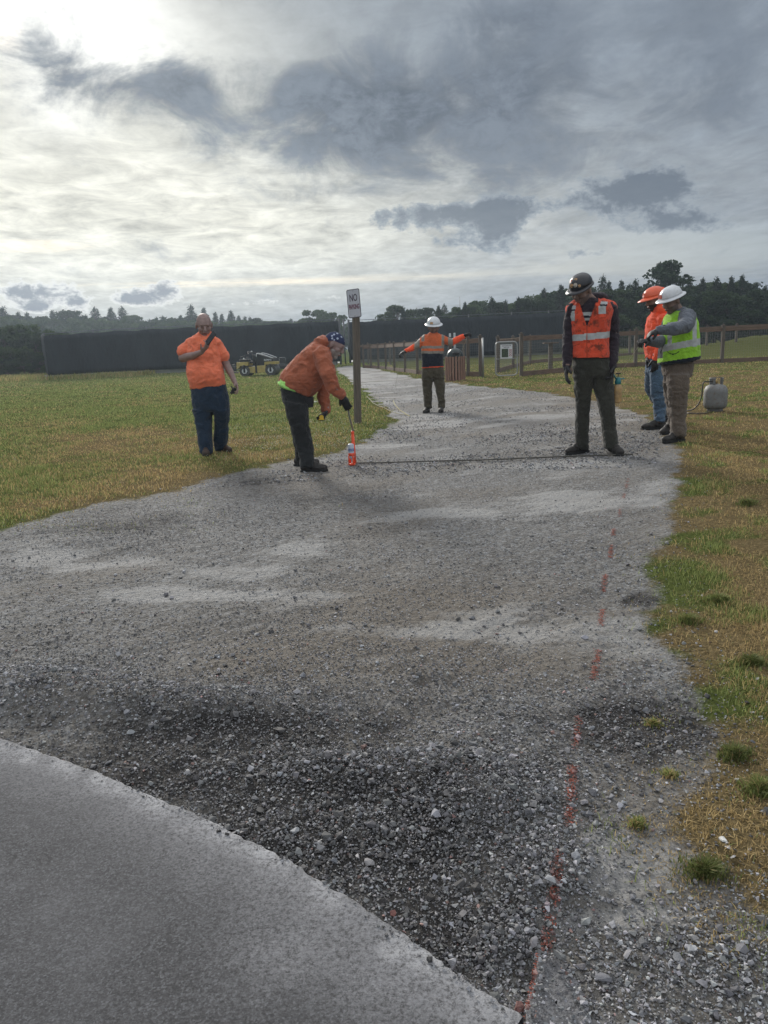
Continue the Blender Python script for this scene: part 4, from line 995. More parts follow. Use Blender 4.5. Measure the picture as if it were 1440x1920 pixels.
# --- man in the orange T-shirt with a phone
Y1 = gy(398, 852)
sp = dict(seed=1, at=(398, 852), head=(382.5, 610), head_dy=-.04, hs=1.24, face=(.28, -.90, -.30), up=(.05, -.2, 1), neck=(383, 632), bald=True, skin='skin', bare=True, hsz=1.1,
    feet=[((384, 849), (389, 860)), ((409, 846), (436, 850))], boot='brown_boot',
    torso=[(372, 396, 624, .085), (366, 401, 629, .10), (355, 409, 635, .125), (351, 411, 646, .145), (352, 413, 662, .165), (351, 416, 680, .19), (351, 419, 698, .20, -.02), (354, 421, 712, .19, -.02), ((357, 729), (423, 721), .165)],
    pelvis=[((358, 728), (424, 719), .155), (360, 428, 742, .155), (361, 430, 757, .15), (363, 430, 768, .125)],
    legs=[[(362, 399, 768, .125), (365, 397, 784, .108), (369, 396, 802, .098), (371, 397, 822, .094), (374, 398, 836, .092), (374, 398, 849, .09)], [(398, 430, 768, .125), (402.5, 430, 784, .108), (403.5, 428, 802, .095), (401, 427, 822, .092), (403, 425, 834, .09), (404, 424, 843, .088)]],
    arms=[[((356, 644), 0, .062), ((343, 671), -.02, .058), ((362, 667), -.17, .050), ((378, 660), -.28, .032)], [((407, 644), 0, .064), ((424, 682), .04, .050), ((433, 700), .0, .044), ((440, 716), -.05, .031)]],
    sleeve=[((343, 658), -.01), ((419, 668), .03)], sleeve_r=.074,
    hands=[dict(to=((397, 640), -.36), n=(-.5, .3, .8), t=(-.6, -.5, .5), curl=.9, ct=.4), dict(to=((446, 729), -.1), n=(-1, -.1, .1), t=(-.2, -1, -.2), curl=.75)],
    tr='denim_d', trn='jeans', top=['or_tee'], topn='shirt', wr=.012)
r1_, ax, P, hc, hs, jw = person('bald heavy man in plain orange T-shirt and jeans looking at his phone', Y1, sp)
pc = P3(Y1, (395, 634), -.37); d = Vector((.62, -.10, .72)).normalized(); n_ = Vector((.55, .72, -.40)); n_ = (n_ - d * n_.dot(d)).normalized(); s_ = d.cross(n_)
ph = MB(); ph.box(pc, (.044, .088, .006), (s_, d, n_), bev=.004); o = ph.build('phone', M['phone'], None, False, pc)
mm = MB(); mm.box(pc + n_ * .0052, (.034, .074, .0008), (s_, d, n_)); mm.build('screen', mat('phone_screen', (.02, .025, .03, 1), .1), o)
tag(o, 'black phone held up by the bald man in orange', 'phone')
gc = P3(Y1, (439, 731), -.1); mb = MB(); mb.ell(gc, (.03, .022, .035))
for k in range(4): mb.capsule(gc + Vector((-.01 * k, 0, -.01)), .012, gc + Vector((-.05 + .018 * k, -.01 * (k % 2), -.035 - .012 * (k % 2))), .010, 8)
mb.capsule(gc, .012, gc + Vector((-.035, 0, .045)), .009, 8)
V, F, N = remesh(mb, .005, 1); o = link('work_glove', np_mesh('work_glove', V - np.array(gc), F, [M['glove']], smooth=True)); o.location = gc; tag(o, 'crumpled black work glove hanging from the bald man\'s lowered hand', 'glove')

# --- man bending over with the marking wand
Y2 = gy(585, 882)
sp = dict(seed=11, at=(578, 882), head=(626, 648), hs=1.12, face=(.86, -.22, -.46), up=(.5, -.02, .86), neck=(608, 648), bald=True, beard='grey_beard', skin='skin', gloves='glove', hsz=1.05,
    feet=[((566, 886), (612, 884)), ((553, 873), (597, 871))],
    torso=[((523, 715), (582, 743), .185), ((529, 701), (593, 735), .20), ((541, 684), (599, 728), .205), ((556, 667), (607, 716), .205), ((573, 652), (613, 702), .20), ((588, 641), (617, 688), .18), ((599, 636), (620, 674), .12)],
    pelvis=[((525, 720), (581, 744), .165), ((526, 730), (582, 750), .17), ((529, 745), (579, 758), .165), ((532, 757), (574, 764), .15)],
    legs=[[((531, 752), (577, 758), .115, -.08), ((537, 778), (578, 779), .105, -.08), ((545, 800), (579, 799), .10, -.05), ((550, 820), (583, 819), .095), ((556, 840), (588, 839), .09), ((561, 860), (589, 860), .085), ((562, 873), (588, 873), .083)],
          [((532, 752), (570, 757), .10, .08), ((540, 780), (570, 781), .095, .08), ((546, 805), (569, 805), .09, .04), ((551, 830), (568, 830), .085), ((554, 850), (568, 850), .075), ((555, 862), (568, 862), .07)]],
    arms=[[((604, 668), -.17, .100), ((614, 698), -.25, .088), ((624, 725), -.24, .068), ((641, 742), -.18, .050)], [((606, 672), .15, .10), ((606, 715), .14, .070), ((606, 742), .10, .060), ((612, 769), .06, .050)]],
    hands=[dict(to=((650, 760), -.16), n=(.15, .9, -.1), t=(-1, .1, .1), curl=.45), dict(to=((606, 784), .0), n=(-.8, -.5, .0), t=(-.4, -.9, .1), curl=1.0)],
    extra=[((604, 641), 0, (.085, .12, .07)), ((614, 662), 0, (.05, .11, .08))],
    tr='char', top=['or_hood'], topn='hoodie', wr=.014)
r2_, ax, P, hc, hs, jw = person('bearded man in a faded orange hoodie and blue bandana bending over', Y2, sp)
# bandana
mb = MB(); x, f, u = ax
c = P(0, -.010, .030); mb.ell(c, (.079 * hs, .100 * hs, .094 * hs), ax, 20); mb.ell(P(0, -.10, .01), (.022, .035, .02), ax); mb.capsule(P(0, -.11, .0), .012, P(.01, -.145, -.04), .016)
V, F, N = remesh(mb, .006, 2); V = wrinkle(V, N, .003, 4, (20, 20, 30)); C = (V[F].mean(1) - np.array(hc)) / hs; b_ = C @ np.array(f); d_ = C @ np.array(u); k = (d_ > .045 - .45 * np.clip(-b_, 0, .09) * 1.1) | (b_ < -.085)
mband, nt, b = newmat('patterned_bandana'); co = nt.new('ShaderNodeTexCoord').outputs['Object']; vo = nt.new('ShaderNodeTexVoronoi'); vo.inputs['Scale'].default_value = 26; nt.l.new(co, vo.inputs['Vector'])
nt.l.new(nt.mix(nt.math('LESS_THAN', vo.outputs['Distance'], .30), (.025, .035, .085, 1), (.36, .40, .50, 1)), b.inputs['Base Color']); b.inputs['Roughness'].default_value = .9
link('bandana', np_mesh('bandana', V - np.array(wloc(r2_)), F[k], [mband], smooth=True), r2_)
# lime undershirt edge and belt pouch
mb = MB(); loft(mb, Y2, [((525, 708), (574, 732), .178), ((521, 718), (566, 738), .180)]); skinned(mb, 'undershirt', [M['lime_tee']], r2_, .007, 2, .004, 9)
mb = MB(); pc = P3(Y2, (580, 751), -.06); mb.box(pc, (.045, .05, .04), bev=.01); mb.box(pc + Vector((.01, -.01, -.05)), (.03, .035, .02), bev=.008); mb.build('belt_pouch', M['glove'], r2_)
# marking wand with the spray can in its holder
top = jw[0][0] + jw[0][1] * .10; base = G(662, 872); z0 = zg(base.x, base.y)
wy = base.y; tt_ = Vector((top.x, top.y, top.z)); bb = Vector((base.x + .02, base.y + .03, z0 + .36))
root = empty('marking_wand', (base.x, base.y, z0), 'orange tipped marking wand held upside down over the ground by the bending man', 'marking wand')
m_or = mat('orange_wand_plastic', (.85, .09, .03, 1), .4); m_al = mat('wand_metal', (.30, .31, .30, 1), .35, metal=.6)
mb = MB(); mb.tube([tt_ + Vector((0, 0, .03)), tt_.lerp(bb, .5), bb], .009, 10); mb.build('wand_shaft', m_al, root, True)
mb = MB(); mb.tube([P3(wy, (661, 811)), P3(wy, (665, 869))], [.017, .021], 10); mb.ell(P3(wy, (661, 811)), (.02, .02, .02)); mb.box(P3(wy, (664, 852)) , (.012, .03, .10), bev=.006)
mb.build('guide_tube', m_or, root, True)
mb = MB(); cA, cB = P3(wy, (659, 849), -.03), P3(wy, (660, 872), -.03); ax_ = (cB - cA)
mb.tube([cA, cA + ax_ * .12, cA + ax_ * .25], .036, 16)
for k in range(4):
    th = k * PI / 2 + .5; q = Vector((math.cos(th), math.sin(th), 0)) * .034; mb.box(cA + ax_ * .6 + q, (.008, .008, .055), bev=.002)
mb.tube([cA + ax_ * .86, cA + ax_ * 1.0], .037, 16); mb.build('can_holder', m_or, root, True)
mb = MB(); A_ = P3(wy, (657.5, 832), -.03); B_ = cA + ax_ * .5; d = (B_ - A_).normalized(); L = (B_ - A_).length
mb.lathe(A_, [(.001, 0), (.024, 0), (.031, .006), (.033, .014), (.033, L - .03), (.026, L - .012), (.012, L), (.001, L)], 18, d); o = mb.build('spray_can', mat('white_can', (.55, .60, .68, 1), .35, .05), root, True)
mb = MB(); mb.lathe(A_ + d * .05, [(.0334, 0), (.0337, .002), (.0337, .03), (.0334, .032)], 18, d, cap=False); mb.build('can_label', mat('can_print', (.18, .22, .36, 1), .5, .5, 90), o, True)
# tape measure in the far hand, blade running to the ground
th = jw[1][0] + jw[1][1] * .085; tp = P3(Y2, (603, 782), -.06); mb = MB(); mb.lathe(tp - Vector((0, .018, 0)), [(.001, 0), (.030, 0), (.036, .006), (.036, .030), (.030, .036), (.001, .036)], 18, (0, 1, 0)); mb.box(tp + Vector((.012, 0, -.018)), (.024, .017, .018), bev=.004)
root = empty('tape_measure', tp, 'black and yellow tape measure in the bending man\'s lower hand with its blade run out', 'tape measure'); mb.build('tape_case', M['glove'], root, True)
mb = MB(); mb.lathe(tp - Vector((0, .021, 0)), [(.001, 0), (.022, 0), (.024, .002), (.024, .003), (.001, .004)], 18, (0, 1, 0)); mb.box(tp + Vector((.0, -.021, -.022)), (.03, .002, .006)); mb.build('yellow_panel', M['yellow'], root)
e = G(641, 848); ez = Vector((e.x, e.y, zg(e.x, e.y) + .01)); mb = MB(); A_ = tp + Vector((.03, 0, -.03)); pts_ = [A_.lerp(ez, t) + Vector((0, 0, -.05 * math.sin(PI * t))) for t in np.linspace(0, 1, 12)]
for a, b_ in zip(pts_[:-1], pts_[1:]): dd_ = (b_ - a); mb.box((a + b_) / 2, (dd_.length / 2, .006, .0012), (dd_.normalized(), Vector((0, 1, 0)), dd_.normalized().cross(Vector((0, 1, 0)))))
mb.build('tape_blade', mat('tape_blade_yellow', (.33, .30, .14, 1), .5), root)

# --- man in the distance with arms out
Y3 = gy(814, 773)
def cls3(C, px, py, NF, mi):
    arm = (px < 789) | (px > 833)
    mi[:] = 0
    t = (~arm); hem = 688 - (px - 812) * .06
    mi[t & (py > hem - .5)] = 3; mi[t & (py <= hem - .5) & (py > 663)] = 2; mi[t & (py <= 663) & (py > 658)] = 1; mi[t & (py <= 653.5) & (py > 648.5)] = 1
    mi[(~arm) & (py < 648) & (px > 828)] = 1; mi[(px > 790) & (px < 796) & (py < 640)] = 1
    mi[(px < 775) | (px > 850)] = 3
    mi[(px > 777) & (px < 787)] = 1; mi[(px > 840) & (px < 849)] = 1
sp = dict(seed=21, at=(814, 773), head=(813.2, 613.5), hs=1.26, face=(.02, -.95, -.25), up=(0, -.2, 1), neck=(813, 629), beard='stubble', skin='skin2', gloves='glove', hsz=1.1,
    feet=[((807, 771), (792, 777)), ((829, 770), (825, 776))], bs=1.02,
    torso=[(804, 822, 625, .08), (796, 830, 630, .11), (791, 833, 638, .135), (790, 832, 652, .145), (790, 831, 668, .15), (791, 831, 680, .15), ((791, 690), (832, 687), .15)],
    pelvis=[((792, 689), (831, 686), .14), (791, 832, 698, .145), (791, 833, 708, .14)],
    legs=[[(791, 812, 708, .11), (792, 811, 726, .095), (794, 810, 742, .088), (795, 810, 752, .088), (796, 809, 754, .075), (796, 810, 764, .078)], [(811, 833, 708, .11), (815, 834, 726, .095), (819, 834, 742, .088), (820, 835, 752, .088), (821, 834, 755, .075), (821, 834, 764, .078)]],
    arms=[[((797, 635), 0, .078), ((784, 647), .0, .064), ((773, 653), -.04, .058), ((762, 658), -.08, .044)], [((828, 635), 0, .078), ((846, 643), -.02, .064), ((857, 637), -.03, .058), ((868, 631), -.05, .044)]],
    hands=[dict(to=((750, 663), -.1), n=(0, -.1, -1), t=(0, -1, 0), curl=.9), dict(to=((878, 626.5), -.05), n=(0, -.5, -1), t=(0, -1, .3), curl=1.1)],
    tr='drab', top=['or_knit', 'reflect_d', 'navy', 'or_neon'], topn='shirt', cls=cls3, wr=.008)
r3_, ax, P, hc, hs, jw3 = person('man in white hard hat standing far back on the path, both arms held out', Y3, sp)
hardhat(r3_, P, ax, hs * .98, 'full', M['hat_w'], [(PI / 2 - .45, .28, (.022, .016, 'rect'), M['sticker_o'], 'emblem')])

# --- man in the dirty orange vest
Y4 = gy(1118, 853)
VT4 = [(1088, 1124, 562, .10), (1074, 1143, 569, .13), (1067, 1148, 580, .145), (1067, 1144, 598, .15), (1071, 1139, 622, .15), (1073, 1138, 645, .15), (1073, 1139, 668, .15)]
def cls4(C, px, py, NF, mi):
    f = (NF[:, 1] < 0) & (px > 1086) & (px < 1116); mi[f & (py > 585) & (py < 592)] = 1; mi[f & (py > 596.5) & (py < 601)] = 1; mi[f & (py >= 592) & (py <= 596.5)] = 2
sp = dict(seed=31, at=(1118, 853), head=(1091, 546), head_dy=-.07, hs=1.17, face=(-.66, -.66, -.36), up=(-.12, -.12, 1), neck=(1107, 567), neck_dy=0, beard='stubble', skin='skin2', gloves='glove', hairline=.03, hsz=1.12,
    feet=[((1098, 847), (1066, 853)), ((1139, 847), (1169, 856))], bs=1.08,
    torso=[(a + 2.5, b - 2.5, y, d_ - .014) for a, b, y, d_ in VT4],
    pelvis=[(1075, 1139, 664, .14), (1074, 1142, 678, .145), (1075, 1145, 694, .14), (1075, 1147, 703, .13)],
    legs=[[(1075, 1112, 702, .12), (1077, 1109, 728, .10), (1080, 1106, 755, .092), (1081, 1104, 780, .086), (1080, 1102, 805, .086), (1079, 1102, 824, .088), (1080, 1102, 838, .085)], [(1108, 1149, 702, .12), (1114, 1150, 728, .10), (1121, 1151, 755, .092), (1126, 1152, 780, .086), (1130, 1154, 805, .086), (1132, 1156, 824, .088), (1133, 1156, 838, .085)]],
    arms=[[((1074, 583), 0, .078), ((1069, 612), .02, .066), ((1065, 640), .02, .060), ((1063, 684), -.06, .046)], [((1143, 581), 0, .082), ((1149, 610), .02, .070), ((1150, 637), .02, .062), ((1148, 683), -.07, .048)]],
    hands=[dict(to=((1061, 712), -.1), n=(1, -.1, 0), t=(0, -1, 0), curl=.4, spread=.25), dict(to=((1146, 711), -.1), n=(-1, -.1, 0), t=(0, -1, 0), curl=.9)],
    extra=[((1118, 558), .06, (.125, .09, .055)), ((1106, 566), -.02, (.10, .10, .045))],
    tr='olive', top=['plum', 'reflect', 'navy'], topn='hoodie', cls=cls4)
r4_, ax, P, hc, hs, jw4 = person('man in dirty orange safety vest and dark hard hat looking down to his side', Y4, sp)
ox = (.03, .018, 'oval')
hardhat(r4_, P, ax, hs * .96, 'cap', M['hat_k'], [(PI / 2 + .15, .42, (.018, .018, 'o'), M['sticker_p'], 'sticker'), (PI / 2 - .28, .40, (.020, .016, 'o'), M['sticker_o'], 'sticker'), (PI / 2 + .5, .28, (.014, .012, 'o'), M['sticker_o'], 'sticker'), (.35, .45, (.018, .014, 'o'), M['sticker_p'], 'sticker'), (PI / 2 - .6, .75, (.015, .015, 'o'), M['sticker_r'], 'sticker'), (PI / 2 + .1, .95, (.016, .012, 'o'), M['sticker_o'], 'sticker')], tilt=-.06)
def clsv4(C, px, py, NF, mi):
    band = 631 - (px - 1105) * .10; mi[np.abs(py - band) < 6.0] = 1
    f = NF[:, 1] < 0
    for a, b_, y0, y1 in ((1067.5, 1078, 583, 602), (1122, 1136, 574, 589), (1070, 1080, 573, 580), (1126, 1139, 566, 571)): mi[f & (px > a) & (px < b_) & (py > y0) & (py < y1)] = 1
    for a, b_, y0, y1 in ((1067.5, 1079, 580, 583), (1124, 1138, 571, 574)): mi[f & (px > a) & (px < b_) & (py > y0) & (py < y1)] = 2
    mi[f & (np.abs(px - 1100.5 - (py - 640) * .01) < .9) & (py > 611)] = 3
    mi[f & (np.abs(py - (596 + 0 * px)) < 1.0) & (px > 1120) & (px < 1136)] = 3; mi[f & (np.abs(py - 648 - (px - 1078) * -.35) < 1.0) & (px > 1074) & (px < 1087)] = 3
def delv4(C, px, py, NF):
    a, b_, c_ = (1084, 560), (1120, 560), (1100.5, 613)
    def sgn(p, q): return (q[0] - p[0]) * (py - p[1]) - (q[1] - p[1]) * (px - p[0])
    s1, s2, s3 = sgn(a, b_), sgn(b_, c_), sgn(c_, a); ins = ((s1 > 0) & (s2 > 0) & (s3 > 0)) | ((s1 < 0) & (s2 < 0) & (s3 < 0))
    return (ins & (NF[:, 1] < 0)) | ((px > 1090) & (px < 1122) & (py < 567)) | (py > 670.5)
mb = MB(); loft(mb, Y4, [(a - 1.5, b + 1.5, y, d_ + .012) for a, b, y, d_ in VT4[:-1]] + [(1071, 1141, 674, .165)]); mb.capsule(P3(Y4, (1084, 571)), .06, P3(Y4, (1073, 580)), .07); mb.capsule(P3(Y4, (1130, 570)), .06, P3(Y4, (1143, 578)), .075)
skinned(mb, 'safety_vest', [M['or_vest'], M['reflect'], M['navy'], cloth('vest_seam', (.38, .05, .02, 1))], r4_, .007, 3, .006, 37, clsv4, (9, 9, 12), delv4, .005)
# pump sprayer in his hand
hp = P3(Y4, (1157.5, 715), -.02); hb = P3(Y4, (1157.5, 755), -.02); root = empty('pump_sprayer', hb, 'hand pump sprayer with teal top and amber liquid hanging beside the vested man\'s leg', 'sprayer'); L = (hp - hb).length
m_liq = mat('cloudy_amber_bottle', (.42, .27, .12, 1), .35, .35, 14, dirt=(.55, .48, .36, 1), dirt_scale=10, dirt_amt=.6)
mb = MB(); R_ = .043; mb.lathe(hb, [(.001, 0), (R_ * .8, 0), (R_, .012), (R_, L * .35), (R_ * .94, L * .5), (R_, L * .62), (R_ * .95, L * .78), (R_ * .55, L * .9), (R_ * .5, L * .97), (.001, L * .97)], 20, (0, 0, 1)); mb.build('bottle', m_liq, root, True)
m_teal = mat('teal_plastic', (.02, .17, .19, 1), .4)
mb = MB(); mb.lathe(hb + Vector((0, 0, L * .86)), [(.001, 0), (R_ * .72, 0), (R_ * .74, .035), (R_ * .6, .045), (R_ * .5, .07), (.001, .07)], 18, (0, 0, 1)); mb.box(hb + Vector((.035, 0, L * .86 + .055)), (.03, .009, .007), bev=.003); mb.build('sprayer_head', m_teal, root, True)
mb = MB(); zt = hb + Vector((0, 0, L * .86 + .07)); mb.tube([zt, zt + Vector((0, 0, .035))], .005, 8); mb.box(zt + Vector((0, 0, .04)), (.024, .009, .006), bev=.004); mb.build('pump_handle', M['glove'], root)
mb = MB(); mb.tube([zt + Vector((-.02, 0, -.015)), jw4[1][0] + jw4[1][1] * .09 + Vector((.01, 0, 0))], .008, 8); mb.build('trigger_grip', m_teal, root, True)

# --- man in the neon hooded sweatshirt, side on
Y5 = gy(1233, 803)
sp = dict(seed=41, at=(1233, 803), head=(1227.5, 564), hs=1.10, face=(-.96, -.20, -.22), up=(-.15, -.03, 1), neck=(1236, 588), beard='black_hair', skin='skin2', gloves='glove', hairline=.03, hsz=1.08,
    feet=[((1247, 805), (1204, 806)), ((1264, 790), (1242, 792))], bs=1.1,
    torso=[(1222, 1246, 586, .10), (1216, 1258, 597, .18), (1213, 1263, 613, .20), (1211, 1262, 633, .20), (1210, 1257, 652, .19), (1212, 1254, 664, .18), ((1214, 673), (1252, 675), .165)],
    pelvis=[((1215, 672), (1252, 674), .15), (1213, 1253, 684, .155), (1212, 1253, 698, .15)],
    legs=[[(1219, 1252, 694, .11, -.09), (1220, 1251, 715, .10, -.08), (1221, 1249, 740, .09, -.05), (1225, 1247, 762, .084), (1227, 1246, 780, .084), (1227, 1246, 789, .082)], [(1211, 1240, 694, .11, .09), (1209, 1237, 714, .10, .08), (1211, 1236, 732, .09, .05), (1222, 1244, 752, .08), (1236, 1256, 770, .075), (1244, 1262, 780, .07)]],
    arms=[[((1243, 602), -.17, .085), ((1246, 635), -.20, .070), ((1238, 655), -.20, .060), ((1229, 672), -.18, .046)], [((1232, 602), .17, .085), ((1236, 640), .18, .068), ((1225, 655), .10, .058), ((1216, 668), .03, .046)]],
    hands=[dict(to=((1228, 690), -.2), n=(0, 1, 0), t=(-1, 0, 0), curl=.7), dict(to=((1212, 686), .0), n=(0, -.4, -1), t=(-1, 0, 0), curl=.8)],
    extra=[((1240, 560), 0, (.098, .125, .150)), ((1240, 583), 0, (.12, .15, .10))],
    tr='denim', trn='jeans', top=['or_neon'], topn='hooded_sweatshirt')
def cls5(C, px, py, NF, mi): pass
r5_, ax, P, hc, hs, jw5 = person('man in neon orange hooded sweatshirt and orange hard hat, standing behind another man', Y5, sp)
hardhat(r5_, P, ax, hs * 1.07, 'cap', M['hat_o'], [(PI / 2 - .15, .38, (.028, .024, 'o'), M['sticker_r'], 'emblem'), (PI / 2 - .15, .38, (.012, .010, 'o'), M['hat_o'], 'emblem'), (.3, .4, (.03, .02, 'o'), M['sticker_p'], 'emblem')], tilt=-.03)

# --- man in the lime vest
Y6 = gy(1264, 828)
VT6 = [(1265, 1290, 582, .10), (1252, 1299, 592, .17), (1246, 1303, 606, .20), (1243, 1305, 628, .205), (1241, 1306, 650, .205), ((1240, 679), (1306, 668), .20)]
sp = dict(seed=51, at=(1264, 829), head=(1259.5, 565.5), head_dy=-.03, hs=1.10, face=(-.84, -.44, -.34), up=(-.22, -.10, 1), neck=(1273, 587), beard='stubble', skin='skin2', gloves='glove', hairline=.04, hsz=1.06,
    feet=[((1282, 828), (1243, 832)), ((1262, 811), (1239, 817))], bs=1.05,
    torso=[(a[0] + 2, b[0] - 2, a[1], c - .014) if False else ((a[0] + 2, a[1]), (b[0] - 2, b[1]), c - .014) for a, b, c, _ in norm_rings(VT6)],
    pelvis=[((1243, 680), (1297, 674), .15), (1243, 1297, 690, .165), (1244, 1295, 704, .155)],
    legs=[[(1251, 1293, 702, .125, -.08), (1253, 1290, 728, .105, -.08), (1255, 1286, 752, .098, -.04), (1257, 1285, 778, .092), (1258, 1285, 800, .09), (1258, 1284, 816, .09)], [(1244, 1270, 702, .11, .09), (1246, 1267, 728, .10, .08), (1249, 1265, 752, .09, .04), (1253, 1266, 778, .085), (1255, 1268, 798, .08), (1255, 1268, 803, .078)]],
    arms=[[((1288, 596), -.18, .098), ((1286, 611), -.34, .078), ((1263, 617), -.44, .066), ((1238, 618), -.46, .046)], [((1258, 602), .14, .09), ((1250, 638), .05, .068), ((1234, 641), -.08, .060), ((1218, 640), -.16, .046)]],
    hands=[dict(to=((1226, 623), -.44), n=(.1, .4, -1), t=(-.2, -.5, .8), curl=1.0), dict(to=((1204, 639), -.2), n=(.1, .4, -1), t=(-.2, -.8, .4), curl=1.2)],
    extra=[((1275, 585), 0, (.09, .10, .05))],
    tr='khaki', top=['heather'], topn='shirt')
r6_, ax, P, hc, hs, jw6 = person('man in a lime yellow safety vest and white hard hat raising both gloved hands', Y6, sp)
hardhat(r6_, P, ax, hs * 1.0, 'full', M['hat_w'], [(PI / 2 - .35, .35, (.034, .018, 'rect'), M['sticker_r'], 'emblem')], tilt=-.02)
def clsv6(C, px, py, NF, mi):
    band = 652 - (px - 1250) * .19; mi[np.abs(py - band) < 6.2] = 1
    f = NF[:, 1] < 0
    mi[f & (px > 1252) & (px < 1260) & (py > 605) & (py < 648)] = 1; mi[f & (px > 1298 - (py - 640) * .02) & (px < 1306) & (py > 600) & (py < 650)] = 1
    hem = 683 - (px - 1236) * .165; mi[py > hem - 3] = 2; mi[(px < 1243.2) & (py < 672)] = 2
    q = (px - 1262) / 12; mi[f & (np.abs(py - (662 - 6 * q * q * np.sign(1) + 2)) < .8) & (np.abs(px - 1262) < 11) & (py > 655)] = 2
mb = MB(); loft(mb, Y6, [((a[0] - 1.5, a[1]), (b[0] + 1.5, b[1]), c + .012) for a, b, c, _ in norm_rings(VT6[:-1])] + [((1236, 683), (1309, 671), .225)])
skinned(mb, 'safety_vest', [M['lime'], M['reflect'], M['navy']], r6_, .007, 3, .008, 57, clsv6, (8, 8, 10), lambda C, px, py, NF: ((px > 1264) & (px < 1287) & (py < 583)) | (py > 688), .005)
# strings and tapes between them
m_str = mat('pale_string', (.30, .27, .17, 1), .7)
def string(name, A, B, sag, label, cat, r=.0022, m_=None, n=24):
    A, B = Vector(A), Vector(B); mb = MB(); pts_ = [A.lerp(B, t) + Vector((0, 0, -sag * math.sin(PI * t))) for t in np.linspace(0, 1, n)]
    mb.tube(pts_, r, 6); o = mb.build(name, m_ or m_str, None, False, A); return tag(o, label, cat)
string('string_line', jw6[1][0] + jw6[1][1] * .10, G(1128, 745) + Vector((0, 0, .04)), .03, 'taut thin string running down from the lime vested man\'s glove behind the other man', 'string')
string('string_line', jw3[1][0] + jw3[1][1] * .10 + Vector((0, 0, -.02)), G(824, 738) + Vector((0, 0, .02)), .10, 'thin string dropping from the raised hand of the man far back on the path', 'string')
string('string_line', jw3[0][0] + jw3[0][1] * .12, G(741, 728) + Vector((0, 0, .02)), .04, 'thin string dropping from the lowered hand of the man far back on the path', 'string')
mbp = MB()
def ground_line(name, pxs, r, m_, label, cat, lift=.006, flat=False, wig=0):
    pts_ = [G(*p) for p in pxs]; out = []
    for a, b_ in zip(pts_[:-1], pts_[1:]):
        k = max(3, int((b_ - a).length / .06))
        for j in range(k):
            p = a.lerp(b_, j / k); out.append((p.x, p.y))
    out.append((pts_[-1].x, pts_[-1].y)); out = np.array(out); out[:, 1] += n2(out[:, 0], out[:, 1], 1.5, 2, 99) * wig; z = zground(out[:, 0], out[:, 1]); z = np.convolve(np.pad(z, 3, 'edge'), np.ones(7) / 7, 'valid') + lift
    mb = MB(); mb.tube([Vector((a, b_, c)) for (a, b_), c in zip(out, z)], r, 8); o = mb.build(name, m_, None, True, Vector((out[0][0], out[0][1], z[0]))); return tag(o, label, cat)
ground_line('measuring_rod', [(664, 871), (800, 868), (930, 864), (1060, 858), (1187, 854)], .008, mat('dark_rod', (.075, .07, .058, 1), .7), 'long thin dark straight rod lying across the gravel between the two nearest workers', 'rod', .016)
ground_line('rope', [(688, 744), (700, 757), (722, 767), (740, 775), (752, 778), (766, 780)], .0055, m_str, 'pale slack rope lying on the grass edge right of the sign post', 'rope', .012, wig=.12)
ground_line('cord', [(737, 752), (742, 762), (750, 770), (768, 782)], .005, mat('yellow_cord', (.45, .38, .12, 1), .7), 'thin yellow cord in the weeds left of the far worker\'s boots', 'cord', .012, wig=.1)
# ------------------------------------------------------------------ sign, bin, tank, fences, machines
def text_mesh(s, size, m_, name, parent, org, ax, ext=.002, cx=True, wscale=1.0, bold=0.0):
    cu = bpy.data.curves.new('t', 'FONT'); cu.body = s; cu.size = size; cu.extrude = ext; cu.offset = bold; cu.align_x = 'CENTER' if cx else 'LEFT'; cu.align_y = 'CENTER'
    o = bpy.data.objects.new('t', cu); COL.objects.link(o); dg = bpy.context.evaluated_depsgraph_get(); dg.update(); me = bpy.data.meshes.new_from_object(o.evaluated_get(dg)); bpy.data.objects.remove(o)
    X_, Y_, Z_ = ax; off = wloc(parent)
    for v in me.vertices: v.co = Vector(org) + X_ * v.co.x * wscale + Y_ * v.co.y + Z_ * v.co.z - off
    me.materials.clear(); me.materials.append(m_); me.name = name
    return link(name, me, parent)
m_wood = mat('weathered_post', (.12, .10, .08, 1), .85, .3, 8, .004, 30, stretch=(6, 6, .5))
g = G(671, 794); z = zg(g.x, g.y); Yp = g.y; root = empty('sign_post', (g.x, g.y, z), 'square wooden post with a small no parking sign at the edge of the lawn', 'sign post')
top = U(666.5, 548, Yp); mb = MB(); yaw = rad(24); px_, py_ = Vector((math.cos(yaw), math.sin(yaw), 0)), Vector((-math.sin(yaw), math.cos(yaw), 0)); up = (top - Vector((g.x, g.y, z))).normalized()
c = (top + Vector((g.x, g.y, z))) / 2; hh = (top - Vector((g.x, g.y, z))).length / 2
mb.box(c - up * .04, (.050, .050, hh + .02), (px_, py_, up), bev=.006); mb.build('post', m_wood, root)
sx_ = Vector((math.cos(rad(-30)), math.sin(rad(-30)), 0)); sx_ = (sx_ + Vector((0, 0, .055))).normalized(); sn = Vector((math.sin(rad(-30)), -math.cos(rad(-30)), 0)); sn = (sn - sx_ * sn.dot(sx_)).normalized(); sy_ = sn.cross(sx_); sy_ = sy_ if sy_.z > 0 else -sy_
sc_ = U(663.5, 569, Yp - .085)
def rrect(w_, h_, r, n=5):
    o_ = []
    for cx_, cy_, a0 in ((w_ - r, h_ - r, 0), (-w_ + r, h_ - r, 90), (-w_ + r, -h_ + r, 180), (w_ - r, -h_ + r, 270)):
        for k in range(n + 1): a = rad(a0 + 90 * k / n); o_.append((cx_ + r * math.cos(a), cy_ + r * math.sin(a)))
    return o_
SW, SH = .124, .226
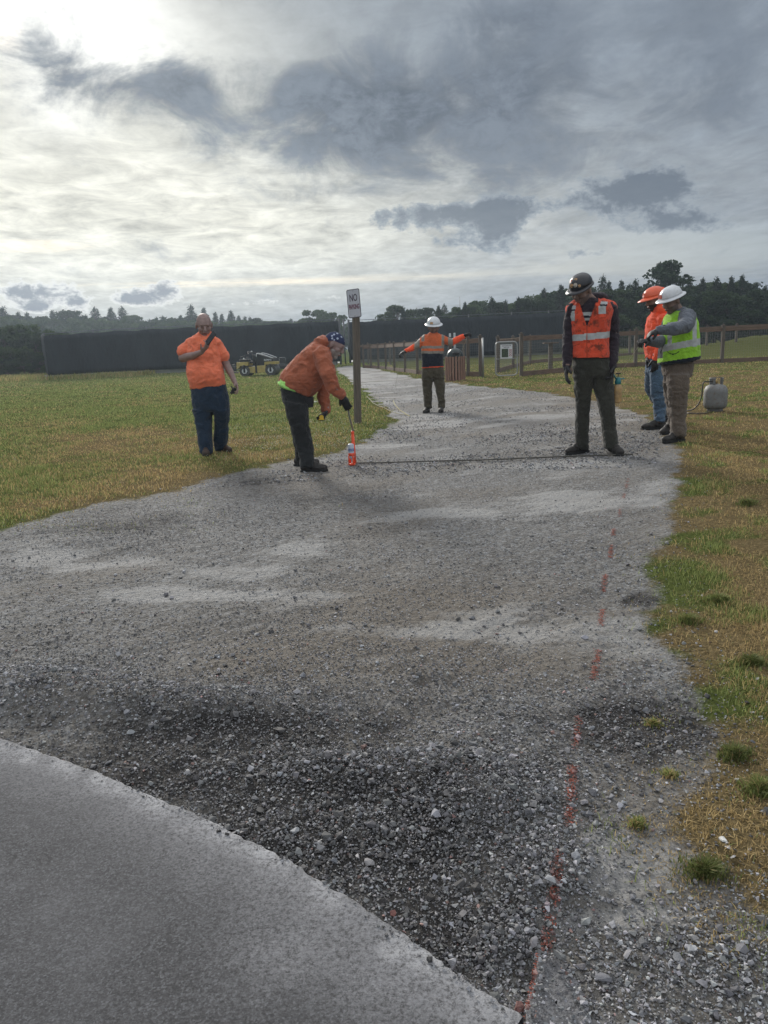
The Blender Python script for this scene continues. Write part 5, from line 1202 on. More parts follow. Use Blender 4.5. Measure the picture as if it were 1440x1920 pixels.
def plate(mb, w_, h_, r, z0, z1, m=0): mb.rings([[sc_ + sx_ * a + sy_ * b + sn * z0 for a, b in rrect(w_, h_, r)], [sc_ + sx_ * a + sy_ * b + sn * z1 for a, b in rrect(w_, h_, r)]], m)
mb = MB(); plate(mb, SW, SH, .03, -.001, .001); so_ = mb.build('sign_plate', mat('sign_edge', (.05, .045, .055, 1), .5), root)
mb = MB(); plate(mb, SW - .012, SH - .012, .022, .001, .0022); mb.build('sign_face', mat('sign_white', (.46, .47, .52, 1), .45, .06, 30), so_)
msr = mat('sign_lettering_dark', (.055, .04, .06, 1), .5); msr2 = mat('sign_lettering_red', (.13, .03, .06, 1), .5)
text_mesh('NO', .155, msr, 'lettering', so_, sc_ + sy_ * .085 + sn * .0028, (sx_, sy_, sn), .0006, wscale=.62, bold=.003)
text_mesh('PARKING', .105, msr2, 'lettering', so_, sc_ - sy_ * .055 + sn * .0028, (sx_, sy_, sn), .0006, wscale=.46, bold=.004)
mb = MB()
for s_ in (1, -1): mb.lathe(sc_ + sy_ * s_ * .200 + sn * .002, [(.001, 0), (.006, 0), (.006, .004), (.001, .005)], 10, sn)
mb.build('bolt', msr, so_)

# bin in a slatted wooden surround
g = G(855, 714); z = zg(g.x, g.y); Yb = g.y; root = empty('litter_bin', (g.x, g.y, z), 'litter bin with domed dark lid in a slatted wooden surround beside the gate', 'litter bin')
R_ = (U(872, 700, Yb) - U(836, 700, Yb)).length / 2; H_ = (U(855, 668, Yb) - U(855, 713, Yb)).length
m_slat = mat('reddish_wood_slats', (.24, .14, .10, 1), .8, .25, 6, .003, 30, stretch=(5, 5, .5)); m_lid = mat('dark_green_plastic', (.012, .022, .022, 1), .3)
cb_ = Vector((g.x, g.y + R_ * .6, z)); ns = 20
for k in range(ns):
    th = 2 * PI * k / ns; d = Vector((math.cos(th), math.sin(th), 0)); t = Vector((-math.sin(th), math.cos(th), 0))
    rr_ = R_ / max(abs(math.cos(((th + PI / 8) % (PI / 4)) - PI / 8)), .9); mb = MB(); mb.box(cb_ + d * rr_ * .97 + Vector((0, 0, H_ / 2 + .01 * (k % 2))), (.012, R_ * 2 * PI / ns * .36, H_ / 2), (d, t, Vector((0, 0, 1))), bev=.004); mb.build('slat', m_slat, root)
mb = MB(); mb.lathe(cb_, [(.001, .03), (R_ * .86, .03), (R_ * .88, H_ * .95), (.001, H_ * .95)], 24); mb.build('bin_liner', mat('dark_liner', (.01, .01, .01, 1), .6), root, True)
lr = R_ * .86; H2 = (U(855, 650, Yb) - U(855, 668, Yb)).length
mb = MB(); mb.lathe(cb_ + Vector((0, 0, H_ * .96)), [(.001, 0), (lr, 0), (lr * 1.02, H2 * .12), (lr * .98, H2 * .35), (lr * .85, H2 * .62), (lr * .6, H2 * .85), (lr * .3, H2 * .97), (.001, H2)], 28); o = mb.build('dome_lid', m_lid, root, True)
mb = MB(); mb.box(cb_ + Vector((0, -lr * .86, H_ * .96 + H2 * .42)), (lr * .4, .05, H2 * .18), bev=.02); mb.build('flap', mat('flap_black', (.006, .006, .006, 1), .4), o)
# pair of white posts behind the bin
m_wp = mat('white_post_plastic', (.55, .58, .60, 1), .5)
for k, (px, t) in enumerate(((845, 625), (853.5, 624))):
    gp = G(px, 703); zz = zg(gp.x, gp.y); tp = U(px, t, gp.y); mb = MB(); mb.box(Vector((gp.x, gp.y, (zz + tp.z) / 2)), (.035, .02, (tp.z - zz) / 2), bev=.008)
    o = mb.build('marker_post', m_wp, None, False, (gp.x, gp.y, zz)); tag(o, ('left' if k == 0 else 'right') + ' one of two thin white posts standing behind the litter bin', 'post', 'thin white posts behind the bin')

# propane tank and torch hose
g = G(1340, 772); z = zg(g.x, g.y); s = (U(1361, 750, g.y) - U(1319, 750, g.y)).length / .31; root = empty('gas_cylinder', (g.x, g.y, z), 'scuffed grey propane cylinder standing on the dry grass', 'gas cylinder')
m_tank = mat('scuffed_tank_paint', (.17, .175, .172, 1), .6, .15, 10, .001, 60, dirt=(.13, .10, .075, 1), dirt_scale=26, dirt_amt=.8)
c = Vector((g.x, g.y, z)); k = s
mb = MB(); mb.lathe(c, [(.001, .03 * k), (.09 * k, .03 * k), (.135 * k, .05 * k), (.153 * k, .09 * k), (.155 * k, .13 * k), (.155 * k, .26 * k), (.150 * k, .30 * k), (.128 * k, .345 * k), (.08 * k, .372 * k), (.02 * k, .38 * k), (.001, .38 * k)], 36); mb.build('tank_body', m_tank, root, True)
mb = MB(); mb.lathe(c, [(.10 * k, 0), (.105 * k, 0), (.105 * k, .05 * k), (.10 * k, .05 * k)], 28, cap=False); mb.build('foot_ring', m_tank, root, True)
mb = MB(); n = 30; R4 = []
for zz, rr_ in ((.355, .086), (.455, .092), (.462, .088), (.462, .083), (.455, .084), (.355, .080)): R4.append([c + Vector((math.cos(rad(-60 + 300 * j / n)) * rr_, math.sin(rad(-60 + 300 * j / n)) * rr_, zz)) * k - c * (k - 1) if False else c + Vector((math.cos(rad(-60 + 300 * j / n)) * rr_ * k, math.sin(rad(-60 + 300 * j / n)) * rr_ * k, zz * k)) for j in range(n + 1)])
b0 = len(mb.v)
for r in R4: mb.v += [tuple(p) for p in r]
for i in range(6):
    for j in range(n):
        if i in (0,) and 8 < j % 15 < 13: continue
        if i in (4, ) and 8 < j % 15 < 13: continue
        mb.f.append([b0 + i * (n + 1) + j, b0 + i * (n + 1) + j + 1, b0 + ((i + 1) % 6) * (n + 1) + j + 1, b0 + ((i + 1) % 6) * (n + 1) + j]); mb.m.append(0)
mb.build('collar', m_tank, root)
mb = MB(); mb.tube([c + Vector((0, 0, .37 * k)), c + Vector((0, 0, .43 * k))], .018 * k, 12); mb.tube([c + Vector((0, 0, .41 * k)), c + Vector((-.06 * k, -.03, .415 * k))], .012 * k, 10); mb.build('valve', mat('brass_valve', (.30, .21, .08, 1), .4, metal=.7), root, True)
mb = MB(); A_ = c + Vector((-.06 * k, -.03, .415 * k)); H = [A_] + [U(x, y, g.y + d_) for x, y, d_ in ((1328, 716, -.04), (1320, 715, -.06), (1317.5, 722, -.07), (1316.5, 740, -.08), (1312, 755, -.08), (1303, 766, -.06), (1294, 770, .0))]
e1 = G(1278, 772); H += [Vector((e1.x, e1.y, zg(e1.x, e1.y) + .015)), Vector((e1.x - .25, e1.y + .1, zg(e1.x - .25, e1.y + .1) + .014))]
def smooth_pts(P, it=2):
    for _ in range(it):
        Q = [P[0]]
        for a, b_ in zip(P[:-1], P[1:]): Q += [a.lerp(b_, .25), a.lerp(b_, .75)]
        P = Q + [P[-1]]
    return P
mb.tube(smooth_pts(H), .009, 8); o = mb.build('gas_hose', mat('black_hose', (.015, .015, .012, 1), .5), None, True, A_); tag(o, 'black rubber hose arching from the propane cylinder valve down into the grass', 'hose')
ground_line('torch_wand', [(1332, 773), (1324, 777), (1305, 778), (1288, 777)], .010, mat('torch_brown', (.08, .06, .045, 1), .5), 'thin brownish torch pipe lying on dry grass left of the propane cylinder', 'torch', .014)

# wooden fences
m_rail = mat('weathered_fence_wood', (.14, .092, .065, 1), .85, .3, 5, .004, 30, stretch=(.6, .6, 6)); m_fp = mat('fence_post_wood', (.105, .085, .068, 1), .85, .3, 8, .004, 30, stretch=(6, 6, .5)); m_wire = mat('galvanised_wire', (.20, .21, .20, 1), .5, metal=.3)
def wood_fence(posts, label, group=None, wire=True, kick=True, cap=True, hw=.055, rail_h=.075, name='wooden_fence', rails=(0.10,), gy_=None):
    B = [G(p[0], p[2]) if gy_ is None else U(p[0], p[2], gy_ if not isinstance(gy_, (list, tuple)) else gy_[i]) for i, p in enumerate(posts)]
    for b_ in B: b_.z = float(terr(b_.x, b_.y))
    T = [U(p[0], p[1], b_.y).z for p, b_ in zip(posts, B)]
    T = list(np.convolve(np.pad(np.array(T), 1, 'edge'), [.25, .5, .25], 'valid'))
    root = empty(name, B[0], label, 'fence', group)
    for b_, t in zip(B, T):
        mb = MB(); mb.box((b_.x, b_.y, (b_.z + t - .05) / 2), (hw, hw, (t - .05 - b_.z) / 2), bev=.006)
        mb.build('post', m_fp, root)
        if cap:
            mb = MB(); mb.box((b_.x, b_.y, t - .036), (hw + .02, hw + .02, .014), bev=.004); mb.ell((b_.x, b_.y, t), (hw * .75, hw * .75, .035)); mb.build('post_cap', m_fp, root, False)
    for i in range(len(B) - 1):
        a = Vector((B[i].x, B[i].y, T[i])); b_ = Vector((B[i + 1].x, B[i + 1].y, T[i + 1])); d = (b_ - a); L = d.length; d.normalize(); nrm = Vector((-d.y, d.x, 0)).normalized(); u_ = d.cross(nrm); u_ = u_ if u_.z > 0 else -u_
        e = hw + .003
        for dz in rails:
            mb = MB(); mb.box((a + b_) / 2 - Vector((0, 0, dz + rail_h / 2 + .03)), (L / 2 - e, .02, rail_h), (d, nrm, u_), bev=.005); mb.build('rail', m_rail, root)
        g0 = Vector((B[i].x, B[i].y, B[i].z)); g1 = Vector((B[i + 1].x, B[i + 1].y, B[i + 1].z)); dg_ = (g1 - g0).normalized(); ug = dg_.cross(nrm); ug = ug if ug.z > 0 else -ug
        if kick:
            mb = MB(); mb.box((g0 + g1) / 2 + Vector((0, 0, .075)), (L / 2 - e, .018, .085), (dg_, nrm, ug), bev=.004); mb.build('kickboard', m_rail, root)
        if wire:
            mb = MB(); H = T[i] - .14 - B[i].z; nx = int(L / .10)
            for j in range(1, nx): q = g0.lerp(g1, j / nx); mb.box(q + nrm * .023 + Vector((0, 0, .15 + (H - .15) / 2)), (.0016, .0016, (H - .15) / 2))
            for j in range(1, 12): mb.box((g0 + g1) / 2 + nrm * .026 + Vector((0, 0, .15 + (H - .15) * j / 12)), (L / 2 - e, .0016, .0016), (dg_, nrm, ug))
            mb.build('wire_mesh', m_wire, root)
    return root
wood_fence([(682, 646, 690), (696, 645, 690.5), (710, 644, 691.5), (724, 643, 693), (740, 641, 695.5), (760, 639, 698), (783, 638, 701.5), (812, 636, 703), (845, 633, 704.5), (878, 631, 705.5), (901, 628, 706)], 'weathered rail and wire fence running away along the right side of the far path')
wood_fence([(977.5, 625, 706), (1085, 620, 695), (1191, 616, 687.5), (1353, 609, 680.5), (1452, 604, 676), (1580, 599, 671)], 'rail and wire fence with a kickboard running right from the gate past the dry grass')
wood_fence([(675, 645, 684), (691, 643, 684), (732, 640, 684), (800, 636, 682), (870, 633, 679)], 'second thinner fence line on the far side of the long dog run', None, True, False)
wood_fence([(934, 630, 699), (962, 630, 690), (994, 629, 682), (1090, 622, 672), (1180, 618, 667), (1262, 614, 664), (1324, 610, 661), (1379, 607, 659.5), (1480, 602, 656), (1600, 597, 651)], 'far fence of the grassy enclosure in front of the dark trees', None, True, True)
# post with a flat top inside the enclosure
g = G(1032, 695); z = zg(g.x, g.y); root = empty('post_table', (g.x, g.y, z), 'short post carrying a small flat wooden top inside the enclosure fence', 'table')
t = U(1032, 644, g.y).z; mb = MB(); mb.box((g.x, g.y, (z + t) / 2), (.07, .07, (t - z) / 2), bev=.006); mb.build('post', m_fp, root); mb = MB(); mb.box((g.x, g.y, t + .018), (.26, .18, .017), bev=.005); mb.build('tabletop', m_rail, root)
# gate with notice
g0, g1 = G(928, 708), G(971, 707); g0.z = zg(g0.x, g0.y); Yg = (g0.y + g1.y) / 2; root = empty('gate', (g0.x, g0.y, g0.z), 'tubular metal gate with wire infill and a dog notice hanging on it', 'gate')
m_galv = mat('galvanised_tube', (.30, .31, .31, 1), .4, .1, metal=.5)
gx0, gx1 = U(929, 670, Yg).x, U(970, 670, Yg).x; zt_ = U(950, 641, Yg).z; zb_ = U(950, 704, Yg).z
mb = MB(); w_ = (gx1 - gx0) / 2; h_ = (zt_ - zb_) / 2; cc = Vector(((gx0 + gx1) / 2, Yg, (zt_ + zb_) / 2)); loop = [cc + Vector((a, 0, b_)) for a, b_ in rrect(w_, h_, .12)]; mb.tube(loop + [loop[0], loop[1]], .02, 8); mb.tube([cc + Vector((-w_, 0, 0)), cc + Vector((w_, 0, 0))], .012, 8); mb.build('gate_frame', m_galv, root, True)
mb = MB()
for j in range(1, 13): mb.box(cc + Vector((-w_ + 2 * w_ * j / 13, .004, 0)), (.0018, .0018, h_ - .01))
for j in range(1, 18): mb.box(cc + Vector((0, .008, -h_ + 2 * h_ * j / 18)), (w_ - .01, .0018, .0018))
mb.build('wire_mesh', m_wire, root)
sgc = U(949.5, 659, Yg - .04); nw = (U(961, 659, Yg).x - U(938.5, 659, Yg).x) / 2; nh = nw * 1.13
mb = MB(); mb.box(sgc, (nw, .004, nh), bev=.003); so_ = mb.build('notice', mat('notice_white', (.60, .61, .62, 1), .6, .03), root)
mb = MB(); mb.box(sgc + Vector((-nw * .25, -.006, -nh * .22)), (nw * .55, .0015, nh * .62)); mb.build('photo_print', mat('notice_photo', (.035, .055, .03, 1), .6, .8, 30), so_)
mb = MB()
for j, ww in ((0, .86), (1, .55)):
    for q in range(int(9 * ww)): mb.box(sgc + Vector((-nw * ww * .9 + (q + .5) * 2 * nw * ww * .9 / int(9 * ww), -.006, nh * (.82 - .22 * j))), (nw * .07, .0012, nh * .06))
mb.build('heading', msr, so_)
text_mesh('DOGS', nh * .52, mat('notice_red', (.30, .04, .05, 1), .6), 'lettering', so_, sgc + Vector((nw * .68, -.0065, -nh * .2)), (Vector((0, 0, 1)), Vector((-1, 0, 0)), Vector((0, -1, 0))), .0008, wscale=.72, bold=.002)
gpp = G(906, 709); zt_ = U(906, 634, gpp.y).z; mb = MB(); mb.tube([(gpp.x, gpp.y, zg(gpp.x, gpp.y)), (gpp.x, gpp.y, zt_)], .03, 12); mb.ell((gpp.x, gpp.y, zt_), (.034, .034, .02)); o = mb.build('gate_post', m_galv, None, True, (gpp.x, gpp.y, 0.1)); tag(o, 'round galvanised post left of the gate opening', 'post')
gp2 = G(937, 701); a = U(937, 637, gp2.y); b_ = U(975, 633, G(977, 706).y); mb = MB(); d = (b_ - a); mb.box((a + b_) / 2, (d.length / 2 - .07, .02, .07), (d.normalized(), Vector((0, 1, 0)), d.normalized().cross(Vector((0, 1, 0))) * -1), bev=.004); o = mb.build('lintel_board', mat('paler_board', (.24, .17, .12, 1), .85, .25, 5), None, False, a); tag(o, 'paler newer rail board above the gate notice', 'board')

m_cl = mat('pale_field_edging', (.40, .40, .39, 1), .8, .15, 3)
# tall screened ball-field fences
def screen_fence(pts_, label, post_every=6, gap=.24, sid=1, bot=None, over=.35):
    B = [G(p[0], p[2]) for p in pts_]; T = [U(p[0], p[1], b_.y) for p, b_ in zip(pts_, B)]
    root = empty('screened_fence', B[0], label, 'fence')
    mf, nt, b = newmat('dark_windscreen_%d' % sid); co = nt.new('ShaderNodeTexCoord').outputs['Object']
    nt.l.new(nt.mix(nt.ramp(nt.noise(nt.mapping(co, (1, 1, .4)), 1.3, 5, .6), .3, .7), (.006, .010, .015, 1), (.013, .019, .026, 1)), b.inputs['Base Color']); b.inputs['Roughness'].default_value = .75
    nt.l.new(nt.bump(nt.noise(nt.mapping(co, (1.2, 1.2, .5)), 2.0, 4, .6), .8, .2), b.inputs['Normal'])
    P_ = []
    for i in range(len(B) - 1):
        n = max(2, int((B[i + 1] - B[i]).length / .25))
        for j in range(n): t = j / n; P_.append((B[i].lerp(B[i + 1], t), T[i].lerp(T[i + 1], t).z, i + t))
    P_.append((B[-1], T[-1].z, len(B) - 1)); V_ = []; F_ = []; nz = 9; N_ = len(P_)
    for q, (b_, tz, s_) in enumerate(P_):
        for k in range(nz):
            h = k / (nz - 1); dy = .05 * math.sin(q * .55) * math.sin(h * 3.14) + .02 * math.sin(q * 1.9 + h * 5)
            V_.append((b_.x - B[0].x, b_.y + dy - B[0].y, (gap + (tz - .08 + (.03 if k == nz - 1 else 0) * math.sin(q * .8) - gap) * h) - B[0].z))
    V_ = np.array(V_); I = np.arange(N_ * nz).reshape(N_, nz); F_ = np.stack([I[:-1, :-1].ravel(), I[1:, :-1].ravel(), I[1:, 1:].ravel(), I[:-1, 1:].ravel()], -1)
    me = evalmesh(np_mesh('screen', V_, F_, [mf], smooth=True), [('SOLIDIFY', dict(thickness=.01, offset=0))]); link('windscreen', me, root)
    if sid < 3:
        for a_, c_ in zip(B[:-1], B[1:]):
            d_ = (c_ - a_); L_ = d_.length; d_.normalize(); nn_ = Vector((-d_.y, d_.x, 0)).normalized(); mb = MB(); mb.box((a_ + c_) / 2 + nn_ * .45 + Vector((0, 0, .13)), (L_ / 2 - .01, .08, .13), (d_, nn_, Vector((0, 0, 1)))); mb.build('kerb', m_cl, root)
    m_pole = mat('dark_fence_pipe_%d' % sid, (.09, .10, .11, 1), .5, metal=.3)
    L = 0; last = -9; tops = []
    for q, (b_, tz, s_) in enumerate(P_):
        tops.append(Vector((b_.x, b_.y + .07, tz + over * .12)))
        if q % 12 == 0 or q == N_ - 1:
            mb = MB(); mb.tube([(b_.x, b_.y + .12, 0), (b_.x, b_.y + .12, tz + .06)], .032, 8); mb.ell((b_.x, b_.y + .12, tz + .08), (.045, .045, .035)); mb.build('post', m_pole, root, True)
    mb = MB(); mb.tube(tops[::4] + [tops[-1]], .022, 6); mb.build('top_rail', m_pole, root, True)
    return root
screen_fence([(92, 627, 712), (190, 620, 706), (290, 615, 701), (380, 611, 697), (470, 608, 692), (560, 603, 688), (638, 600, 684)], 'tall dark screened fence behind the lawn left of the sign post', sid=1)
screen_fence([(658, 602, 681), (760, 597, 677), (860, 593, 672), (960, 588, 668), (1062, 583, 663), (1140, 579, 659)], 'tall dark screened fence behind the dog run right of the sign post', sid=2)
screen_fence([(92, 627, 712), (86, 630, 703), (84, 633, 696)], 'short end panel of the dark fence turning away at its left end', sid=3)
# posts of the open field gate between the two screens
for k, (px, t, b_) in enumerate(((640, 598, 684), (648, 600, 683), (656.5, 600, 682))):
    gp = G(px, b_); tz = U(px, t, gp.y).z; mb = MB(); mb.tube([(gp.x, gp.y, 0), (gp.x, gp.y, tz)], .05, 10); mb.ell((gp.x, gp.y, tz), (.06, .06, .05)); o = mb.build('gate_post', mat('dark_pipe', (.05, .055, .06, 1), .5), None, True, (gp.x, gp.y, 0)); tag(o, ('left', 'middle', 'right')[k] + ' dark steel post in the gap between the two screened fences', 'post', 'steel posts between the screened fences')
# pale strips of the ball field seen under the screens
m_cl = mat('pale_field_edging', (.40, .40, .39, 1), .8, .15, 3)
def strip(name, near, depth, h=.004):
    A = [G(*p) for p in near]; mb = MB(); R_ = []
    for a in A: R_.append(a)
    V_ = []; n = len(A)
    for a in A:
        for dd_ in (0, depth): q = Vector((a.x * (1 + dd_ / a.y), a.y + dd_, 0)); V_.append((q.x, q.y, zg(q.x, q.y) + .05 + (.0)))
    F_ = [[2 * i, 2 * i + 2, 2 * i + 3, 2 * i + 1] for i in range(n - 1)]
    o = link(name, np_mesh(name, V_, np.array(F_), [m_cl])); tag(o, kind='structure'); return o
strip('path', [(100, 709), (190, 703.5), (290, 698.5), (380, 694.5), (470, 689.5), (560, 685.5), (638, 681.5)], 4.0)
strip('path', [(656, 680), (760, 675.5), (860, 671), (960, 667), (1062, 662), (1140, 658)], 6.0)

# road roller
g = G(483, 705); z = zg(g.x, g.y); kk = (U(525, 690, g.y).x - U(442, 690, g.y).x) / 2.0 * 1.0; yaw = rad(-7)
RX, RY = Vector((math.cos(yaw), math.sin(yaw), 0)), Vector((-math.sin(yaw), math.cos(yaw), 0)); UP = Vector((0, 0, 1)); C0 = Vector((g.x, g.y + .4, z)); s = kk
Q = lambda a, b_, c: C0 + RX * a * s + RY * b_ * s + UP * c * s
root = empty('road_roller', C0, 'small yellow and black tandem road roller parked on the lawn before the screened fence', 'road roller')
m_y = mat('machine_yellow', (.40, .31, .09, 1), .45, .12, 6, dirt=(.2, .17, .1, 1), dirt_scale=5, dirt_amt=.4); m_b = mat('machine_black', (.012, .013, .014, 1), .4); m_dr = mat('drum_steel', (.08, .08, .075, 1), .5, .2, 8, metal=.5); m_ch = mat('bright_rail', (.55, .57, .58, 1), .3, metal=.3)
for nm, xx, r in (('drum', -.53, .235), ('drum', .68, .245)):
    mb = MB(); mb.lathe(Q(xx, -.42, r), [(.001, 0), (.10 * s, .0), (.11 * s, .02), (r * .72 * s, .03), (r * .78 * s, -.01), (r * s, -.01), (r * s, .85 * s), (r * .75 * s, .85 * s), (.001, .8 * s)], 32, RY); o = mb.build(nm, m_dr, root, 'auto')
    mb = MB()
    for q in range(6): th = q * PI / 3; mb.lathe(Q(xx + math.cos(th) * r * .45, -.43, r + math.sin(th) * r * .45), [(.001, 0), (.025 * s, 0), (.025 * s, .03), (.001, .03)], 8, RY)
    mb.lathe(Q(xx, -.44, r), [(.001, 0), (r * .5 * s, 0), (r * .5 * s, .02), (.001, .02)], 20, RY); mb.build('hub_plate', m_ch, o)
    mb = MB(); mb.box(Q(xx, -.45, r + .10), (.045 * s, .02, .17 * s), (RX, RY, UP), bev=.01); mb.build('drum_bracket', m_b, root)
def prism(prof, y0, y1, name, m_):
    mb = MB(); mb.rings([[Q(a, y0, c) for a, c in prof], [Q(a, y1, c) for a, c in prof]]); return mb.build(name, m_, root)
prism([(-.90, .34), (-.76, .40), (-.74, .48), (-.36, .48), (-.36, .64), (-.88, .64)], -.40, .40, 'front_body', m_y)
prism([(-.36, .16), (-.06, .14), (-.06, .42), (-.36, .42)], -.34, .34, 'step_plate', m_y)
prism([(.06, .14), (.40, .16), (.47, .50), (.90, .50), (.90, .62), (.42, .62), (.40, .46), (.06, .46)], -.40, .40, 'rear_body', m_y)
prism([(-.08, .12), (.05, .12), (.04, .92), (-.06, .92)], -.30, .30, 'centre_column', m_b)
hood = prism([(.08, .47), (.41, .48), (.43, .63), (.80, .63), (.78, .76), (.12, .97), (.08, .95)], -.37, .37, 'engine_hood', m_b)
text_mesh('BOMAG', .10 * s, m_ch, 'lettering', hood, Q(.57, -.376, .70), (RX, UP, -RY), .002, wscale=1.0, bold=.003)
mb = MB()
for yy in (-.39, .39): mb.tube(smooth_pts([Q(.05, yy, .86), Q(.07, yy, .98), Q(.14, yy, 1.02), Q(.45, yy, .93), Q(.80, yy, .78)], 2), .018, 8)
mb.build('guard_rail', m_ch, root, True)
mb = MB(); mb.box(Q(-.24, 0, .62), (.10 * s, .2 * s, .045 * s), (RX, RY, UP), bev=.02); mb.box(Q(-.13, 0, .80), (.035 * s, .2 * s, .16 * s), (RX, RY, UP), bev=.02); mb.build('seat', m_b, root)
mb = MB(); mb.tube([Q(-.52, 0, .64), Q(-.46, 0, .86)], .02, 8); R5 = [Q(-.46 + .04 * math.cos(t), .17 * math.sin(t), .88 + .14 * math.cos(t)) for t in np.linspace(0, 2 * PI, 21)]; mb.tube(R5, .014, 6, cap=False); mb.build('steering_wheel', m_b, root, True)
mb = MB(); mb.box(Q(-.58, 0, .70), (.20 * s, .30 * s, .06 * s), (RX, RY, UP), bev=.02); mb.tube([Q(-.75, -.3, .66), Q(-.70, -.3, .88), Q(-.5, -.3, .92)], .015, 8); mb.build('console', m_b, root)
mb = MB()
for yy in (-.34, .34): mb.tube([Q(-.02, yy, .5), Q(-.16, yy, 1.02), Q(-.36, yy, 1.08)], .022, 8)
mb.tube([Q(-.36, -.34, 1.08), Q(-.36, .34, 1.08)], .022, 8); mb.build('roll_bar', m_b, root, True)
mb = MB(); mb.ell(Q(-.16, -.34, 1.10), (.04, .03, .03)); mb.ell(Q(-.55, -.34, .80), (.035, .03, .03)); mb.build('work_light', m_ch, root)
# black plate compactor and small mower near the roller
def Qm(c0, s_): return lambda a, b_, c: c0 + Vector((a, b_, c)) * s_
g = G(530, 695); c0 = Vector((g.x, g.y, zg(g.x, g.y))); Q2 = Qm(c0, (U(536, 690, g.y).x - U(521, 690, g.y).x) / .62)
root = empty('utility_mower', c0, 'small dark mower with a hoop roll bar parked right of the roller', 'mower')
mb = MB(); mb.box(Q2(0, 0, .28), (.26, .42, .10), bev=.03); mb.box(Q2(0, -.2, .42), (.20, .2, .07), bev=.03); mb.build('mower_deck', m_b, root)
mb = MB(); mb.box(Q2(0, .1, .50), (.16, .16, .05), bev=.02); mb.box(Q2(0, .26, .64), (.16, .04, .15), bev=.02); mb.build('seat', m_b, root)
mb = MB(); mb.tube([Q2(-.24, .3, .3), Q2(-.25, .3, .92), Q2(-.20, .3, .99), Q2(.20, .3, .99), Q2(.25, .3, .92), Q2(.24, .3, .3)], .02, 8); mb.build('roll_bar', mat('grey_bar', (.12, .13, .14, 1), .5), root, True)
for a, b_ in ((-.30, -.32), (.30, -.32), (-.32, .30), (.32, .30)):
    mb = MB(); mb.lathe(Q2(a - .05, b_, .16), [(.001, 0), (.10, 0), (.16, .02), (.17, .06), (.16, .10), (.001, .10)], 18, (1, 0, 0)); mb.build('wheel', m_b, root, True)
g = G(509, 696); c0 = Vector((g.x, g.y, zg(g.x, g.y))); mb = MB(); mb.box(c0 + Vector((0, .2, .12)), (.16, .16, .11), bev=.015); mb.box(c0 + Vector((0, .2, .245)), (.17, .17, .013), bev=.006); o = mb.build('cooler_box', mat('white_box', (.5, .52, .53, 1), .5), None, False, c0); tag(o, 'small whitish box on the grass between roller and mower', 'box')
g = G(438, 700); c0 = Vector((g.x, g.y, zg(g.x, g.y))); root = empty('plate_compactor', c0, 'black plate compactor with a tall handle just left of the roller', 'compactor')
mb = MB(); mb.box(c0 + Vector((0, 0, .05)), (.26, .2, .035), bev=.02); mb.build('base_plate', m_b, root); mb = MB(); mb.box(c0 + Vector((.02, 0, .26)), (.17, .15, .14), bev=.04); mb.box(c0 + Vector((.02, 0, .44)), (.12, .1, .05), bev=.02); mb.build('engine', m_b, root)
mb = MB()
for yy in (-.12, .12): mb.tube([c0 + Vector((-.1, yy, .1)), c0 + Vector((-.30, yy, .85)), c0 + Vector((-.38, yy, 1.0))], .015, 8)
mb.tube([c0 + Vector((-.38, -.12, 1.0)), c0 + Vector((-.38, .12, 1.0))], .018, 8); mb.build('handle', m_ch, root, True)
# tool handle behind the bending man
g = G(592, 755); mb = MB(); c0 = Vector((g.x, g.y, zg(g.x, g.y))); mb.tube([c0 + Vector((-.05, 0, .015)), c0 + Vector((.12, .0, .015))], .014, 8); mb.box(c0 + Vector((.17, 0, .015)), (.05, .03, .008), bev=.003); o = mb.build('hand_tool', mat('white_handle', (.6, .62, .62, 1), .4), None, True, c0); tag(o, 'short tool with a pale handle lying on the lawn behind the bending man', 'hand tool')
# ------------------------------------------------------------------ trees
mleaf = []
for nm, c1, c2 in (('leaf_broad', (.030, .055, .020, 1), (.060, .095, .030, 1)), ('leaf_dark', (.018, .036, .018, 1), (.040, .066, .028, 1)), ('needles', (.014, .028, .018, 1), (.028, .048, .026, 1))):
    m, nt, b = newmat(nm); co = nt.new('ShaderNodeTexCoord').outputs['Object']; oi = nt.new('ShaderNodeObjectInfo').outputs['Random']
    cc = nt.mix(nt.ramp(nt.noise(co, .9, 4, .6), .35, .65), c1, c2); cc = nt.mix(1.0, cc, nt.math('ADD', .75, nt.math('MULTIPLY', oi, .5)), 'MULTIPLY')
    nt.l.new(cc, b.inputs['Base Color']); b.inputs['Roughness'].default_value = .7; b.inputs['Specular IOR Level'].default_value = .2
    tr = nt.new('ShaderNodeBsdfTranslucent'); nt.l.new(cc, tr.inputs[0]); mx = nt.new('ShaderNodeMixShader'); mx.inputs[0].default_value = .3
    nt.l.new(b.outputs[0], mx.inputs[1]); nt.l.new(tr.outputs[0], mx.inputs[2]); nt.l.new(mx.outputs[0], m.node_tree.nodes['Material Output'].inputs['Surface']); mleaf.append(m)
mbark = mat('bark', (.06, .048, .038, 1), .9, .3, 6, .02, 10)
def cards(P, size, rng, nrm=None):
    n = len(P); R = rotm(n, rng); q = np.array([(-1, -.5, 0), (0, -.75, .15), (1, -.4, 0), (.8, .5, -.1), (0, .8, .1), (-.8, .45, 0)]) * .5
    V_ = np.einsum('nij,vj->nvi', R, q) * size[:, None, None] + P[:, None, :]
    return V_.reshape(-1, 3), np.arange(n * 6).reshape(-1, 6)
def limb(mb, a, b_, r0, r1, rng, n=4):
    pts_ = [a.lerp(b_, t) + Vector(rng.normal(0, .02, 3)) * (b_ - a).length * (0 if t in (0, 1) else 1) for t in np.linspace(0, 1, n)]
    mb.tube(pts_, [r0 + (r1 - r0) * t for t in np.linspace(0, 1, n)], 6)
